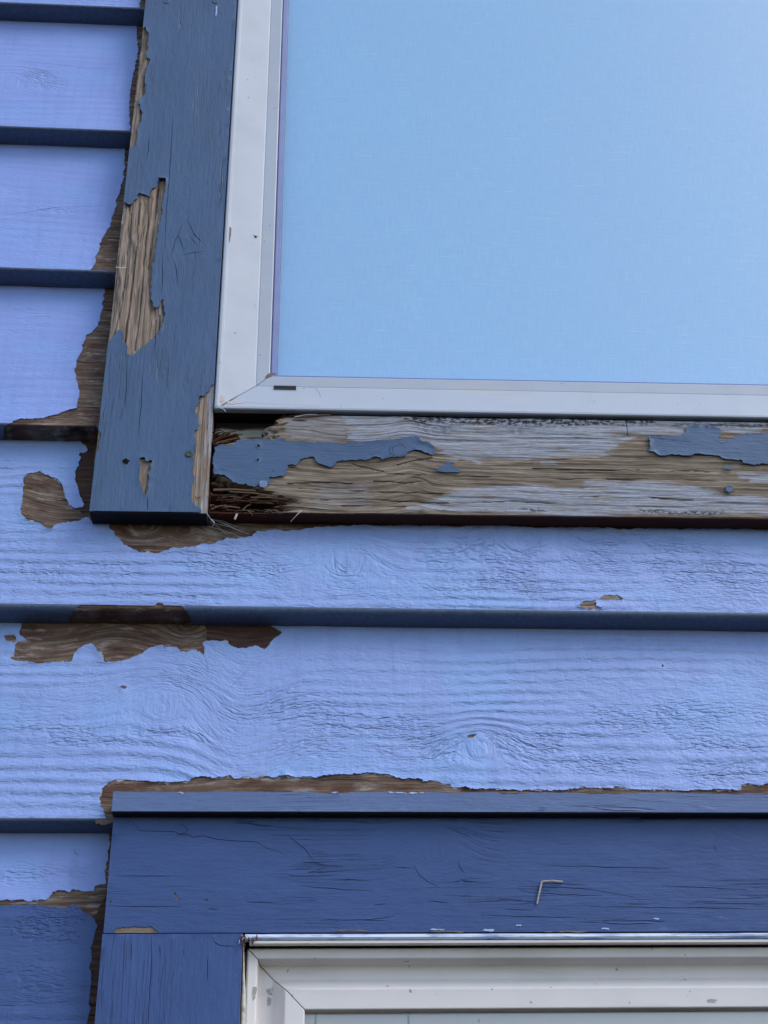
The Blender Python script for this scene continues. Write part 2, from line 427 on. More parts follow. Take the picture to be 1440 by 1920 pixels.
m_trimwood = wood_mat('weathered_trim_wood', (.15, .105, .075), (.29, .22, .17), (.44, .36, .29), True)
m_rot = wood_mat('rotten_red_wood', (.040, .013, .008), (.11, .036, .020), (.22, .09, .05))
m_redwood = wood_mat('dark_stained_wood', (.035, .017, .014), (.075, .042, .032), (.13, .080, .062))
m_splint = wood_mat('splintered_wood', (.16, .09, .05), (.30, .20, .13), (.48, .36, .25))
m_dark = plain('shade_black', (.012, .014, .020), .9, 400, .3)  # near-black: shade in cracks and under trims put into colour; also the fly
m_vinyl = vinyl('pale_vinyl', (.40, .435, .50), .25)
m_vinyl2 = vinyl('lower_pale_vinyl', (.72, .675, .65), .3)
m_bead = plain('blue_grey_gasket', (.11, .15, .34), .5, 60, .1)
m_recess = plain('dark_recess', (.008, .008, .010), .8)  # near-black for slots and recesses, their inner shade put into colour
m_steel = plain('rusty_screw_steel', (.10, .09, .12), .45, 900, .5, .0004, .6)
m_sheath = plain('sheathing_wood', (.10, .075, .055), .9, 30)
m_caulk = plain('smeared_white_caulk', (.66, .72, .84), .35, 90, .12, .0012, .5)
m_caulkdirty = plain('dirty_caulk', (.50, .50, .44), .5, 200, .5, .0010)
m_straw = plain('dry_straw', (.42, .36, .30), .6, 900, .3)
m_web = plain('cobweb_thread', (.50, .50, .52), .7, 900, .1)
m_green = plain('mossy_nail_ring', (.055, .085, .060), .7, 900, .5)
m_rust = plain('dark_rust_hole', (.030, .014, .014), .8, 1200, .5)
m_chipblue = plain('pale_paint_fleck', (.40, .50, .75), .5, 900, .1)
m_old = plain('chalky_old_paint', (.36, .36, .40), .8, 500, .4)
m_flake = plain('curled_flake', (.17, .23, .36), .5, 900, .3)
m_slat = vinyl('grey_panel_board', (.62, .50, .42), .25)
m_brickred = plain('fluff_red_debris', (.17, .05, .035), .9, 900, .5)

def glass_mat():
    M = NB('window_glass'); ge = M.add("ShaderNodeNewGeometry"); dp = M.add("ShaderNodeVectorMath", operation='DOT_PRODUCT'); M.l(ge.outputs['Normal'], dp.inputs[0]); M.l(ge.outputs['Incoming'], dp.inputs[1])
    fr = M.math('ADD', .09, M.math('MULTIPLY', .91, M.math('POWER', M.math('SUBTRACT', 1.0, M.math('ABSOLUTE', dp.outputs['Value'])), 5.0)))
    gl = M.add("ShaderNodeBsdfGlossy"); gl.inputs['Roughness'].default_value = .02; gl.inputs[0].default_value = (1, 1, 1, 1)
    tr = M.add("ShaderNodeBsdfTransparent"); tr.inputs[0].default_value = (.98, .98, .98, 1)
    mx = M.add("ShaderNodeMixShader"); M.l(fr, mx.inputs[0]); M.l(tr.outputs[0], mx.inputs[1]); M.l(gl.outputs[0], mx.inputs[2])
    M.l(mx.outputs[0], M.out.inputs[0]); return M.m
m_glass = glass_mat()
def linen():
    M = NB('linen_blind'); o = M.objc()
    sep = M.add("ShaderNodeSeparateXYZ"); M.l(o, sep.inputs[0])
    cmb = M.add("ShaderNodeCombineXYZ"); M.l(sep.outputs[0], cmb.inputs[0]); M.l(sep.outputs[2], cmb.inputs[1]); c = cmb.outputs[0]
    h = M.noise(M.sc(c, 50, 850), 1, 2, .6); v = M.noise(M.sc(c, 800, 50), 1, 2, .6); big = M.noise(M.sc(c, 6, 6), 1, 2)
    w = M.math('ADD', M.math('MULTIPLY', h, .5), M.math('MULTIPLY', v, .5))
    col = M.mix(M.mr(w, .34, .66), (.31, .62, .99), (.40, .72, 1.0))
    slub = M.mr(M.noise(M.sc(c, 30, 420, off=(3, 7, 0)), 1, 1.5, .5), .66, .76, 0, .45)
    slubv = M.mr(M.noise(M.sc(c, 420, 40, off=(8, 2, 0)), 1, 1.5, .5), .68, .76, 0, .3)
    col = M.mix(M.math('MAXIMUM', slub, slubv), col, (.62, .84, 1.0))
    col = M.mix(M.mr(big, .35, .65, 0, .12), col, (.45, .58, .85))
    return M.done(col, .85, M.bump(w, .0003, .5), .2)
m_linen = linen()
def gravel_m():
    M = NB('dark_gravel'); o = M.objc(); a = M.noise(o, 4, 6, .6); b = M.noise(o, 60, 3)
    return M.done(M.mix(M.math('MULTIPLY', a, b), (.035, .035, .033), (.10, .096, .088)), .9, M.bump(b, .03, .6), .2)
m_ground = gravel_m()

# ------------------------------------------------------------------ ground and the house body
g_v = [(-300, -300, 0), (300, -300, 0), (300, 300, 0), (-300, 300, 0)]
mesh_obj('ground', g_v, [(0, 1, 2, 3)], m_ground, org=(0, 0, 0), z0=0)['kind'] = 'structure'

TX0, TX1 = -.2232, -.1342                  # upper side trim
UX0, UX1, UZ0, UZ1 = -.1340, .966, .0930, 1.293          # upper window outer frame
LX0, LX1, LZ0, LZ1 = -.0955, .9045, -1.22, -.3172        # lower window outer frame
CX0, CX1 = -.1848, .9938                                  # lower trims
WX0, WX1 = -1.6, 1.6
wall = empty('house_wall', (0, .05, -ZO), 'pale blue clapboard house wall with peeling paint around two windows', 'wall')
def sheath(x0, x1, z0, z1): box('sheathing', (x0, x1, .042, .12, z0, z1), m_sheath, wall)
sheath(WX0, -.23, -ZO + .1, 3.2); sheath(1.07, WX1, -ZO + .1, 3.2)
sheath(-.229, 1.069, 1.30, 3.2); sheath(-.229, 1.069, -.30, .085); sheath(-.229, 1.069, -ZO + .1, -1.23)
sheath(-.229, LX0 - .0, -1.229, -.301); sheath(LX1, 1.069, -1.229, -.301)
sheath(-.229, -.142, .086, 1.299); sheath(.975, 1.069, .086, 1.299)
hb = box('house_body', (WX0, WX1, .121, 7.0, -ZO + .0, 3.2), m_sheath, wall)

# ------------------------------------------------------------------ siding boards
EXP = .163; BT = .019; YF = .009; DROP = .0022
LZ = {1: (P(0, 5, YF), P(265, 18, YF)), 2: (P(0, 238, YF), P(240, 248, YF)), 3: (P(0, 503, YF), P(205, 512, YF)),
      4: (P(0, 796, YF), P(180, 800, YF)), 5: (P(0, 1140, YF), P(1440, 1158, YF)), 6: (P(0, 1537, YF), P(195, 1540, YF))}
def zl(k):                                  # z of the lower front edge of board k at x = 0, and its slope
    if k in LZ:
        a, b = LZ[k]; s = (b[2] - a[2]) / (b[0] - a[0]); s = -.0033 if k >= 5 else max(-.012, min(.004, s))
        return (a[2] + b[2]) / 2 - s * (a[0] + b[0]) / 2, s
    if k < 1: z, s = zl(1); return z + (1 - k) * EXP, s
    z, s = zl(6); return z - (k - 6) * EXP, s
def bplane(k):
    z, s = zl(k); zu, su = zl(k - 1)
    return Plane((0, YF, z), (1, YF, z + s), (0, YF + BT, zu - DROP))
def board(k, x0, x1, rnd=.0015, edge_gaps=(), faces=True):
    """one clapboard: wedge section swept along x, thick at the bottom; returns (object, plane)"""
    pl = bplane(k); z, s = zl(k); zu, su = zl(k - 1); Hh = math.hypot(BT, zu - DROP - z)
    sec = []                                # (v along face, n) local section of the lower, thick end
    R = rnd
    sec += [(Hh + .02, 0.0), (Hh, 0.0), (R * 2, 0)]
    for i in range(1, 5):
        t = i / 4 * math.pi / 2; sec.append((R - R * math.sin(t) , -R + R * math.cos(t)))
    sec += [(0, -BT + .0002), (Hh + .02, -.007)]
    xs = [x0] + [x for x in np.arange(math.ceil(x0 / .1) * .1, x1, .1) if x > x0 + .01] + [x1]
    n = len(sec); v = []; f = []
    for x in xs:
        for (a, b) in sec: v.append(pl.w(x, a, b))
    for i in range(len(xs) - 1):
        for j in range(n): f.append((i * n + j, i * n + (j + 1) % n, (i + 1) * n + (j + 1) % n, (i + 1) * n + j))
    f.append(tuple(range(n))); f.append(tuple(range((len(xs) - 1) * n, len(xs) * n))[::-1])
    f = [q[::-1] for q in f]
    v = np.array(v); uv = np.stack([v[:, 0], v[:, 2]], 1)
    o = mesh_obj('siding_board', v, f, m_wood, wall, uv=uv, org=pl.w((x0 + x1) / 2, 0, 0))
    return o, pl, Hh
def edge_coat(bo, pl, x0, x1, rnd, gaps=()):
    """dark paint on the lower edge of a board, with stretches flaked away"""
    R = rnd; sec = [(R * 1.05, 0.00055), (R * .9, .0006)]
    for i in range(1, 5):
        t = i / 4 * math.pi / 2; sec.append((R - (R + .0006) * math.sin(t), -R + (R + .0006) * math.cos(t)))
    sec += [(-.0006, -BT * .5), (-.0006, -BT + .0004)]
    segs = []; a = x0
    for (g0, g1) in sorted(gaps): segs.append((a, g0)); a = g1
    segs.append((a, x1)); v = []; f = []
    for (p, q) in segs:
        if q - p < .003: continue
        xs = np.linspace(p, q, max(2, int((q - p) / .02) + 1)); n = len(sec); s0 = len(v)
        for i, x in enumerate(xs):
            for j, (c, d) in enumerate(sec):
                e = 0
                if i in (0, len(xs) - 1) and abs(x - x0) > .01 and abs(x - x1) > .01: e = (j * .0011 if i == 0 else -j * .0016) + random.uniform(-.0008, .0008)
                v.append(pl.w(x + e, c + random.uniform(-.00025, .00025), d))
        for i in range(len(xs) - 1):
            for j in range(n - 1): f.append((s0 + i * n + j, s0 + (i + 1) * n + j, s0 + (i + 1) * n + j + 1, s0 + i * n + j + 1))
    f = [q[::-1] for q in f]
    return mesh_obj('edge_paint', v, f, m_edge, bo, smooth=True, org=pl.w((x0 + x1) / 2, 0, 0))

def grainfn(knots=(), arches=(), seed=0, tilt=0.0, amp=.006):
    def fn(x, y):
        g = y + tilt * x + amp * (fbm(x / .22, y / .09, 100 + seed, 3) - .5) * 2
        for (x0, w, A) in arches: g = g + A * np.exp(-((x - x0) / w) ** 2)
        for (kx, ky, R) in knots:
            r = np.hypot((x - kx) / 1.25, y - ky); w = np.exp(-(r / R) ** 2); g = g * (1 - w) + w * (ky - r)
        return g
    return fn
def dimfn(pl, blobs, base=.12):
    L = [(pl.px(a, b), pl.px(a + rx, b)[0] - pl.px(a, b)[0], abs(pl.px(a, b + ry)[1] - pl.px(a, b)[1]), s) for (a, b, rx, ry, s) in blobs]
    def fn(x, y):
        d = np.full(x.shape, base)
        for (c, rx, ry, s) in L:
            q = ((x - c[0]) / rx) ** 2 + ((y - c[1]) / ry) ** 2; d = np.maximum(d, s * np.exp(-q ** 1.5))
        return d
    return fn
XL = -.60                                   # detailed paint from here to XR, coarser stretches beyond
def hidden_top(pl, Hh): return Hh + .002
def rect(u0, u1, v0, v1): return [(u0, v0, 0), (u1, v0, 0), (u1, v1, 0), (u0, v1, 0)]


Q = lambda pl, L: pl.pts(L)
def outer_coats(bo, pl, Hh, v0, mat, x0, x1):
    if x1 - x0 > .01: film('face_paint', bo, pl, rect(x0, x1, v0, Hh + .003), [], mat, curl=0, step=.03)
def leftboard(k, edge, mat, seed, holes=(), dims=(), rnd=.0015, gaps=(), knots=(), lines=(), lw=.0005, tilt=0.0):
    bo, pl, Hh = board(k, WX0, TX0 + .004, rnd)
    e = Q(pl, edge); v0 = rnd * 1.02
    ol = [(-.6, v0, 0), (e[-1][0], v0, 1)] + [q for q in e[::-1] if q[1] > v0 + .0005 and q[1] < Hh] + [(e[0][0], Hh + .003, 0), (-.6, Hh + .003, 0)]
    ln = [wiggle(Q(pl, L)) for L in lines]
    film('face_paint', bo, pl, ol, [Q(pl, h) for h in holes] + [line_gap(L, lw) for L in ln], mat, grain=grainfn(knots=[(*pl.px(a, b), r) for a, b, r in knots], seed=seed, tilt=tilt), dim=dimfn(pl, dims))
    if ln: ribbon('crack', bo, pl, ln, lw * 1.6, m_dark)
    outer_coats(bo, pl, Hh, v0, mat, WX0, -.6005)
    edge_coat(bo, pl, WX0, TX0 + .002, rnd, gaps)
    return bo, pl, Hh
leftboard(1, [(263, -60), (262, -20), (264, 0), (261, 16), (259, 22)], m_side_smooth, 1, dims=[(200, 5, 80, 12, .7)])
E1 = [(257, 40), (256, 75), (258, 88), (259, 97), (256, 110), (251, 135), (247, 155), (245, 172), (242, 190), (242, 212), (243, 248)]
leftboard(2, E1, m_side_smooth, 2, dims=[(75, 150, 45, 22, .9)], knots=[(20, 160, .02)], lines=[[(0, 113), (60, 116), (110, 121), (160, 128), (225, 127)]], lw=.0003)
E2 = [(236, 272), (234, 300), (233, 318), (231, 333), (229, 345), (224, 362), (217, 378), (218, 388), (211, 404), (206, 425), (193, 445), (187, 458), (188, 463), (183, 478), (178, 482), (179, 490), (173, 504), (168, 512)]
leftboard(3, E2, m_side_smooth, 3, dims=[(120, 395, 140, 6, .5)], lines=[[(0, 405), (50, 398), (110, 388), (165, 387), (212, 386)]], lw=.0003, tilt=.06)
E3 = [(197, 535), (196, 550), (194, 566), (191, 583), (187, 600), (182, 613), (172, 625), (162, 629), (157, 642), (154, 655), (146, 672), (144, 682), (140, 696), (142, 708), (145, 722), (149, 732), (146, 750), (145, 766), (128, 769), (108, 776), (88, 782), (62, 785), (38, 786), (24, 790), (22, 799)]
leftboard(4, E3, m_side_smooth, 4, dims=[(60, 600, 120, 40, .2)], gaps=[(P(26, 800, YF)[0], P(181, 800, YF)[0])])

# the full-width board under the upper window
R5 = .0036; v0 = R5 * 1.02
b5, p5, H5 = board(5, WX0, WX1, R5)
e5 = Q(p5, [(140, 822), (146, 828), (160, 838), (163, 846), (149, 852), (150, 862), (143, 884), (139, 900), (146, 912), (149, 925), (152, 935), (158, 948), (154, 952), (137, 953), (131, 949), (123, 931), (117, 912), (107, 898), (93, 892), (80, 887), (75, 883), (52, 888), (44, 896), (43, 925), (39, 945), (40, 965), (52, 977), (72, 980), (88, 990), (97, 992), (112, 982), (132, 979), (150, 977), (163, 971), (169, 977), (180, 978), (203, 978), (204, 990), (213, 997), (219, 1008), (229, 1017), (241, 1027), (262, 1036), (300, 1037), (320, 1028), (345, 1028), (368, 1028), (376, 1021), (395, 1021), (410, 1015), (430, 1011), (452, 1009), (474, 1006), (482, 997), (500, 997), (517, 993), (535, 996), (560, 994), (600, 989), (650, 986), (725, 987), (770, 984), (800, 985), (860, 988), (930, 985), (1000, 990), (1060, 988), (1140, 990), (1163, 995), (1200, 991), (1240, 987), (1275, 993), (1300, 989), (1380, 991), (1440, 989), (1520, 990)])
xr = e5[-1][0]
ol5 = [(-.6, v0, 0), (p5.px(288, 1139)[0], v0, 1)] + Q(p5, [(291, 1135), (296, 1131), (304, 1131), (310, 1135)]) + [(p5.px(312, 1139)[0], v0, 0), (xr, v0, 0)] + e5[::-1] + [(e5[0][0], H5 + .003, 0), (-.6, H5 + .003, 0)]
chips5 = [[(1083, 1138), (1088, 1133), (1095, 1128), (1108, 1127), (1115, 1125), (1118, 1130), (1118, 1137), (1131, 1139), (1127, 1142), (1100, 1143)],
          [(1125, 1122), (1130, 1117), (1145, 1116), (1160, 1118), (1169, 1123), (1166, 1126), (1140, 1125), (1127, 1125)]]
cr5 = [wiggle(Q(p5, L), .0003) for L in ([(650, 1036), (651, 1060), (650, 1090)], [(627, 1048), (636, 1058), (649, 1066)], [(475, 1012), (482, 1022), (492, 1028)], [(1170, 1125), (1215, 1127)], [(1232, 1124), (1265, 1126)], [(1298, 1139), (1322, 1140)], [(590, 1106), (630, 1117), (660, 1115), (682, 1101)], [(1415, 1122), (1424, 1133), (1434, 1140)], [(985, 1030), (1010, 1026), (1030, 1020)])]
dims5 = [(450, 1060, 130, 32, 1), (130, 1070, 170, 25, .7), (330, 1120, 80, 20, .6), (640, 1080, 60, 25, .7), (860, 1040, 110, 40, .9), (1200, 1040, 180, 45, 1), (960, 1080, 100, 50, 1), (1340, 1080, 120, 40, .9), (800, 1110, 90, 20, .5), (60, 1010, 60, 30, .4)]
film('face_paint', b5, p5, ol5, [Q(p5, c) for c in chips5] + [line_gap(L, .0004) for L in cr5], m_side, grain=grainfn(knots=[(*p5.px(650, 1060), .02), (*p5.px(985, 1010), .025), (*p5.px(290, 975), .022)], seed=5), dim=dimfn(p5, dims5, .22), step=.0035, curl=.0013)
film('old_paint', b5, p5, ol5, [Q(p5, c) for c in chips5], m_old, .0003, 0, step=.02, rough=.0011, wav=0)
ribbon('crack', b5, p5, cr5, .0006, m_dark)
outer_coats(b5, p5, H5 * .5 - .003, v0, m_side, xr + .0004, WX1); outer_coats(b5, p5, H5, v0, m_side, WX0, -.6005)
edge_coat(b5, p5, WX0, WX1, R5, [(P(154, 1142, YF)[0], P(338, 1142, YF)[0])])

# the next board down, with the large flaked area under the lap
b6, p6, H6 = board(6, WX0, WX1)
e6 = Q(p6, [(199, 1539), (197, 1526), (194, 1516), (188, 1511), (187, 1494), (191, 1480), (197, 1472), (205, 1466), (213, 1464), (238, 1461), (256, 1466), (272, 1463), (296, 1465), (325, 1467), (354, 1465), (361, 1460), (379, 1455), (401, 1460), (418, 1457), (433, 1454), (444, 1460), (462, 1456), (474, 1459), (490, 1456), (513, 1458), (535, 1455), (560, 1458), (594, 1459), (618, 1453), (645, 1451), (672, 1451), (719, 1451), (734, 1455), (758, 1460), (785, 1460), (793, 1467), (808, 1463), (824, 1466), (832, 1470), (843, 1468), (849, 1476), (900, 1479), (980, 1481), (1060, 1481), (1087, 1477), (1130, 1477), (1158, 1475), (1180, 1479), (1200, 1482), (1250, 1480), (1300, 1482), (1340, 1480), (1384, 1483), (1390, 1473), (1402, 1469), (1415, 1471), (1425, 1473), (1440, 1468), (1480, 1473), (1520, 1478)])
xr6 = e6[-1][0]; v0 = .0016
ol6 = [(-.6, v0, 0), (e6[0][0], v0, 1)] + e6[1:] + [(xr6, H6 + .003, 0), (-.6, H6 + .003, 0)]
big = [(41, 1150), (40, 1175), (39, 1180), (36, 1188), (43, 1195), (50, 1202), (40, 1201), (31, 1202), (27, 1212), (28, 1221), (19, 1233), (30, 1239), (50, 1240), (70, 1246), (90, 1243), (134, 1241), (138, 1230), (148, 1216), (160, 1211), (171, 1207), (178, 1212), (181, 1220), (190, 1227), (196, 1241), (213, 1242), (229, 1240), (250, 1233), (268, 1225), (292, 1212), (305, 1210), (312, 1214), (331, 1214), (338, 1222), (350, 1223), (362, 1219), (375, 1224), (384, 1230), (383, 1217), (380, 1204), (395, 1202), (410, 1204), (424, 1202), (434, 1212), (447, 1216), (459, 1216), (470, 1214), (482, 1212), (496, 1219), (503, 1210), (510, 1202), (522, 1193), (528, 1188), (526, 1183), (517, 1177), (508, 1172), (502, 1165), (500, 1150)]
h6 = [big, [(8, 1191), (18, 1189), (31, 1190), (32, 1200), (28, 1205), (14, 1203), (10, 1198)], [(224, 1288), (230, 1286), (237, 1287), (236, 1291), (227, 1291)], [(874, 1380), (884, 1377), (893, 1377), (888, 1382), (878, 1383)], [(1240, 1247), (1244, 1246), (1245, 1250), (1241, 1250)]]
cr6 = [wiggle(Q(p6, L), .0003) for L in ([(383, 1228), (388, 1243), (390, 1256)], [(478, 1236), (460, 1262), (430, 1290)], [(130, 1458), (134, 1453), (141, 1454)], [(790, 1190), (800, 1198), (812, 1204)])]
dims6 = [(540, 1330, 130, 40, .8), (700, 1360, 150, 30, .8), (800, 1400, 90, 35, 1), (120, 1380, 180, 30, .7), (350, 1270, 60, 25, .6), (1000, 1390, 120, 25, 1), (1260, 1350, 180, 35, .9), (1080, 1430, 130, 25, .9), (1350, 1450, 90, 25, .9), (580, 1400, 100, 25, .6), (330, 1380, 120, 20, .7), (1330, 1400, 120, 18, .9)]
film('face_paint', b6, p6, ol6, [Q(p6, h) for h in h6] + [line_gap(L, .0004) for L in cr6], m_side, grain=grainfn(knots=[(*p6.px(300, 1330), .022), (*p6.px(900, 1410), .018)], arches=[(p6.px(455, 1300)[0], .03, .016)], seed=6), dim=dimfn(p6, dims6, .16), step=.0035, curl=.0013)
film('old_paint', b6, p6, ol6, [Q(p6, h) for h in h6[:2]] + [[q[:2] for q in Q(p6, h)] for h in h6[2:]], m_old, .0003, 0, step=.02, rough=.0011, wav=0)
ribbon('crack', b6, p6, cr6, .0006, m_dark)
outer_coats(b6, p6, H6, v0, m_side, xr6 + .0004, WX1); outer_coats(b6, p6, H6, v0, m_side, WX0, -.6005)
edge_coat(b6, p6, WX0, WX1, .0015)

def bare(bo, pl, px, mat, knots=(), arches=(), seed=0, tilt=0.0, n=.00012):
    return film('bare_wood', bo, pl, Q(pl, px), [], mat, .0001, 0, grain=grainfn(knots=[(*pl.px(a, b), r) for a, b, r in knots], arches=[(pl.px(a, 1100)[0], w_, h_) for a, w_, h_ in arches], seed=seed, tilt=tilt, amp=.003), step=.0025, base=n, wav=0, rough=.0008)
bare(b5, p5, [(195, 965), (640, 965), (640, 1002), (480, 1012), (400, 1045), (200, 1045)], m_wood, [(270, 985, .020), (345, 995, .010)], [(500, .03, .004)], 61)
bare(b5, p5, [(30, 870), (175, 820), (178, 1000), (30, 1000)], m_wood, [], [(90, .03, .006)], 62, .1)
bare(b5, p5, [(1080, 1110), (1175, 1110), (1175, 1146), (1078, 1146)], m_woodt, (), (), 63)
bare(b6, p6, [(0, 1150), (378, 1150), (386, 1180), (390, 1235), (380, 1260), (0, 1260)], m_wood, [(352, 1170, .016)], [(80, .05, .006), (230, .03, -.008)], 64, .05)
bare(b6, p6, [(379, 1150), (545, 1150), (545, 1230), (391, 1236), (387, 1180)], m_redwood, [], [(460, .02, .004)], 65)
bare(b6, p6, [(180, 1448), (870, 1445), (870, 1473), (860, 1490), (180, 1545)], m_wood, [], [(300, .05, .003)], 66)

# the board beside the lower window: light paint above, navy below, bare wood along the border
b7, p7, H7 = board(7, WX0, CX0 + .003)
e7 = Q(p7, [(206, 1546), (206, 1570), (203, 1600), (199, 1625), (198, 1650), (196, 1658), (190, 1657), (184, 1660), (178, 1663), (174, 1671), (166, 1672), (158, 1671), (150, 1669), (140, 1667), (132, 1671), (125, 1673), (115, 1670), (108, 1670), (98, 1672), (92, 1682), (88, 1687), (40, 1688), (0, 1688), (-60, 1689)])
cr7 = [wiggle(Q(p7, L), .0002) for L in ([(139, 1592), (141, 1600), (148, 1603)],)]
film('face_paint', b7, p7, [(-.6, H7 + .003, 0), (-.6, e7[-1][1], 1)] + e7[::-1][1:] + [(e7[0][0], H7 + .003, 0)], [line_gap(L, .0005) for L in cr7], m_side_smooth, grain=grainfn(seed=8), dim=dimfn(p7, [(60, 1640, 160, 20, .6)]))
e7b = Q(p7, [(-60, 1696), (10, 1697), (40, 1695), (60, 1696), (82, 1700), (100, 1698), (110, 1702), (122, 1701), (138, 1695), (150, 1702), (158, 1711), (170, 1716), (178, 1728), (184, 1737), (178, 1745), (176, 1762), (171, 1775), (172, 1800), (169, 1812), (171, 1840), (166, 1870), (167, 1895), (162, 1920), (158, 1960)])
film('face_paint', b7, p7, [(-.6, v0, 0), (e7b[-1][0], v0, 1)] + e7b[::-1] + [(-.6, e7b[0][1], 0)], [], m_sidedark, grain=grainfn(seed=9), dim=dimfn(p7, [(100, 1740, 90, 30, .9), (60, 1850, 120, 50, .35)]))
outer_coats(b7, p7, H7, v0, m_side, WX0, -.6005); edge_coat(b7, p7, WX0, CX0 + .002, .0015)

bare(b7, p7, [(186, 1700), (210, 1650), (205, 1740), (190, 1960), (150, 1960), (160, 1760)], m_redwood, [], [], 67)
bare(b5, p5, [(140, 826), (178, 822), (176, 962), (152, 962), (134, 900)], m_redwood, [], [], 68, 0, .0003)

# plain boards that carry the wall on outside the picture
def far_board(k, x0, x1, mat):
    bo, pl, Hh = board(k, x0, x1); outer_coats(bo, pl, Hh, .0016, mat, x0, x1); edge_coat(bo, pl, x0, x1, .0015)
for k in range(0, -4, -1): far_board(k, WX0, -.229, m_side_smooth)
for k in range(-4, -14, -1): far_board(k, WX0, WX1, m_side_smooth)
for k in range(4, -4, -1): far_board(k, 1.058, WX1, m_side_smooth)
for k in range(7, 13): far_board(k, .998, WX1, m_sidedark)
for k in range(8, 13): far_board(k, WX0, CX0 + .003, m_sidedark)
for k in range(13, 18): far_board(k, WX0, WX1, m_sidedark)

# ------------------------------------------------------------------ height-field boards (relief of the bare wood is real)
def heightboard(name, pl, us, vs, hf, attrs, mat, depth, parent, grain):
    X, Y = np.meshgrid(us, vs); nu, nv = len(us), len(vs)
    x = X.ravel(); y = Y.ravel(); h = hf(x, y)
    idx = np.arange(nu * nv).reshape(nv, nu)
    q = np.stack([idx[:-1, :-1], idx[:-1, 1:], idx[1:, 1:], idx[1:, :-1]], -1).reshape(-1, 4)
    per = np.concatenate([idx[0, :], idx[1:, -1], idx[-1, -2::-1], idx[-2:0:-1, 0]])
    bx, by = x[per], y[per]; nb = len(per); base = nu * nv
    side = [(int(per[(i + 1) % nb]), int(per[i]), base + i, base + (i + 1) % nb) for i in range(nb)]
    v = np.vstack([pl.w(x, y, h), pl.w(bx, by, np.full(nb, -depth))])
    uv = np.stack([np.concatenate([x, bx]), np.concatenate([grain(x, y), grain(bx, by)])], 1)
    at = {k: np.concatenate([a(x, y), np.zeros(nb)]) for k, a in attrs.items()}
    return mesh_obj(name, v, q.tolist() + side + [tuple(range(base, base + nb))[::-1]], mat, parent, smooth=False, uv=uv, attrs=at, org=pl.w(x.mean(), y.mean(), 0))
zero = lambda x, y: np.zeros(x.shape)

# upper side trim
t1 = empty('trim_board', ((TX0 + TX1) / 2, .01, -.0028), 'vertical slate blue trim board left of the upper window, its paint flaked to tan wood', 'trim board', 'slate and navy trim boards around the windows')
TR = TX1 - .0006; TB = -.0028; TT = 1.30
pt = Plane((TR, 0, TB), (TR, 0, TT), (TX0, 0, TB)); TW = TR - TX0
gt = grainfn(knots=[(*pt.px(345, 455), .010)], seed=21, amp=.003)
bites = [
 [(250, 52), (273, 52), (279, 63), (278, 80), (275, 107), (280, 112), (277, 124), (273, 133), (272, 150), (272, 173), (266, 182), (260, 193), (263, 203), (267, 210), (267, 223), (260, 236), (258, 247), (257, 262), (255, 273), (247, 276), (225, 278)],
 [(215, 382), (235, 380), (241, 384), (248, 382), (252, 375), (258, 372), (260, 362), (268, 364), (280, 368), (283, 355), (290, 352), (295, 348), (297, 334), (311, 335), (310, 360), (308, 370), (304, 380), (302, 387), (304, 400), (301, 413), (298, 425), (297, 437), (294, 455), (290, 478), (286, 500), (285, 520), (283, 535), (282, 550), (286, 563), (288, 573), (292, 577), (297, 576), (299, 568), (303, 562), (307, 560), (307, 570), (309, 583), (307, 600), (305, 613), (299, 620), (293, 627), (291, 634), (280, 640), (272, 648), (263, 653), (256, 662), (248, 668), (240, 665), (239, 655), (237, 645), (230, 642), (229, 632), (228, 623), (222, 618), (218, 624), (213, 628), (210, 633), (205, 638), (202, 646), (185, 646)],
 [(170, 800), (181, 803), (186, 808), (189, 815), (188, 830), (185, 838), (183, 847), (178, 852), (160, 856)],
 [(410, 715), (397, 722), (394, 730), (387, 737), (384, 742), (373, 743), (374, 752), (371, 760), (367, 763), (367, 774), (372, 784), (373, 792), (371, 805), (365, 807), (367, 822), (366, 840), (362, 855), (363, 868), (360, 883), (364, 893), (362, 905), (358, 922), (358, 936), (364, 944), (367, 949), (374, 950), (377, 960), (380, 975), (410, 975)],
 [(262, 858), (272, 858), (274, 865), (284, 864), (283, 873), (280, 883), (280, 895), (278, 907), (277, 920), (274, 930), (269, 926), (264, 913), (261, 902), (262, 880)],
 [(230, 862), (234, 858), (240, 859), (243, 865), (240, 871), (234, 872), (229, 868)]]
tl = [wiggle(Q(pt, L), .0003) for L in ([(325, 212), (322, 262), (318, 325), (312, 400), (309, 466)], [(304, 482), (305, 520), (303, 553)], [(326, 486), (331, 505), (333, 534)], [(343, 478), (362, 474), (383, 471)], [(280, 256), (276, 300)], [(267, 705), (265, 760), (259, 820)], [(238, 668), (237, 720), (235, 765)], [(277, 932), (276, 958)], [(343, 420), (328, 452), (322, 480)], [(350, 410), (362, 435), (374, 452)], [(357, 445), (372, 462)], [(360, 437), (380, 455)], [(345, 470), (334, 440)], [(293, 600), (290, 665)], [(366, 930), (368, 934), (376, 931)])]
fibre = [wiggle(Q(pt, L), .0005) for L in ([(246, 400), (238, 470), (229, 560), (214, 625)], [(262, 380), (252, 500), (238, 600), (233, 640)], [(285, 370), (272, 450), (264, 560), (252, 655)], [(296, 350), (287, 430), (277, 500)], [(228, 420), (218, 520), (210, 600)], [(300, 590), (298, 618)])]
tx0, tx1 = pt.px(300, 720)[0], pt.px(300, 300)[0]
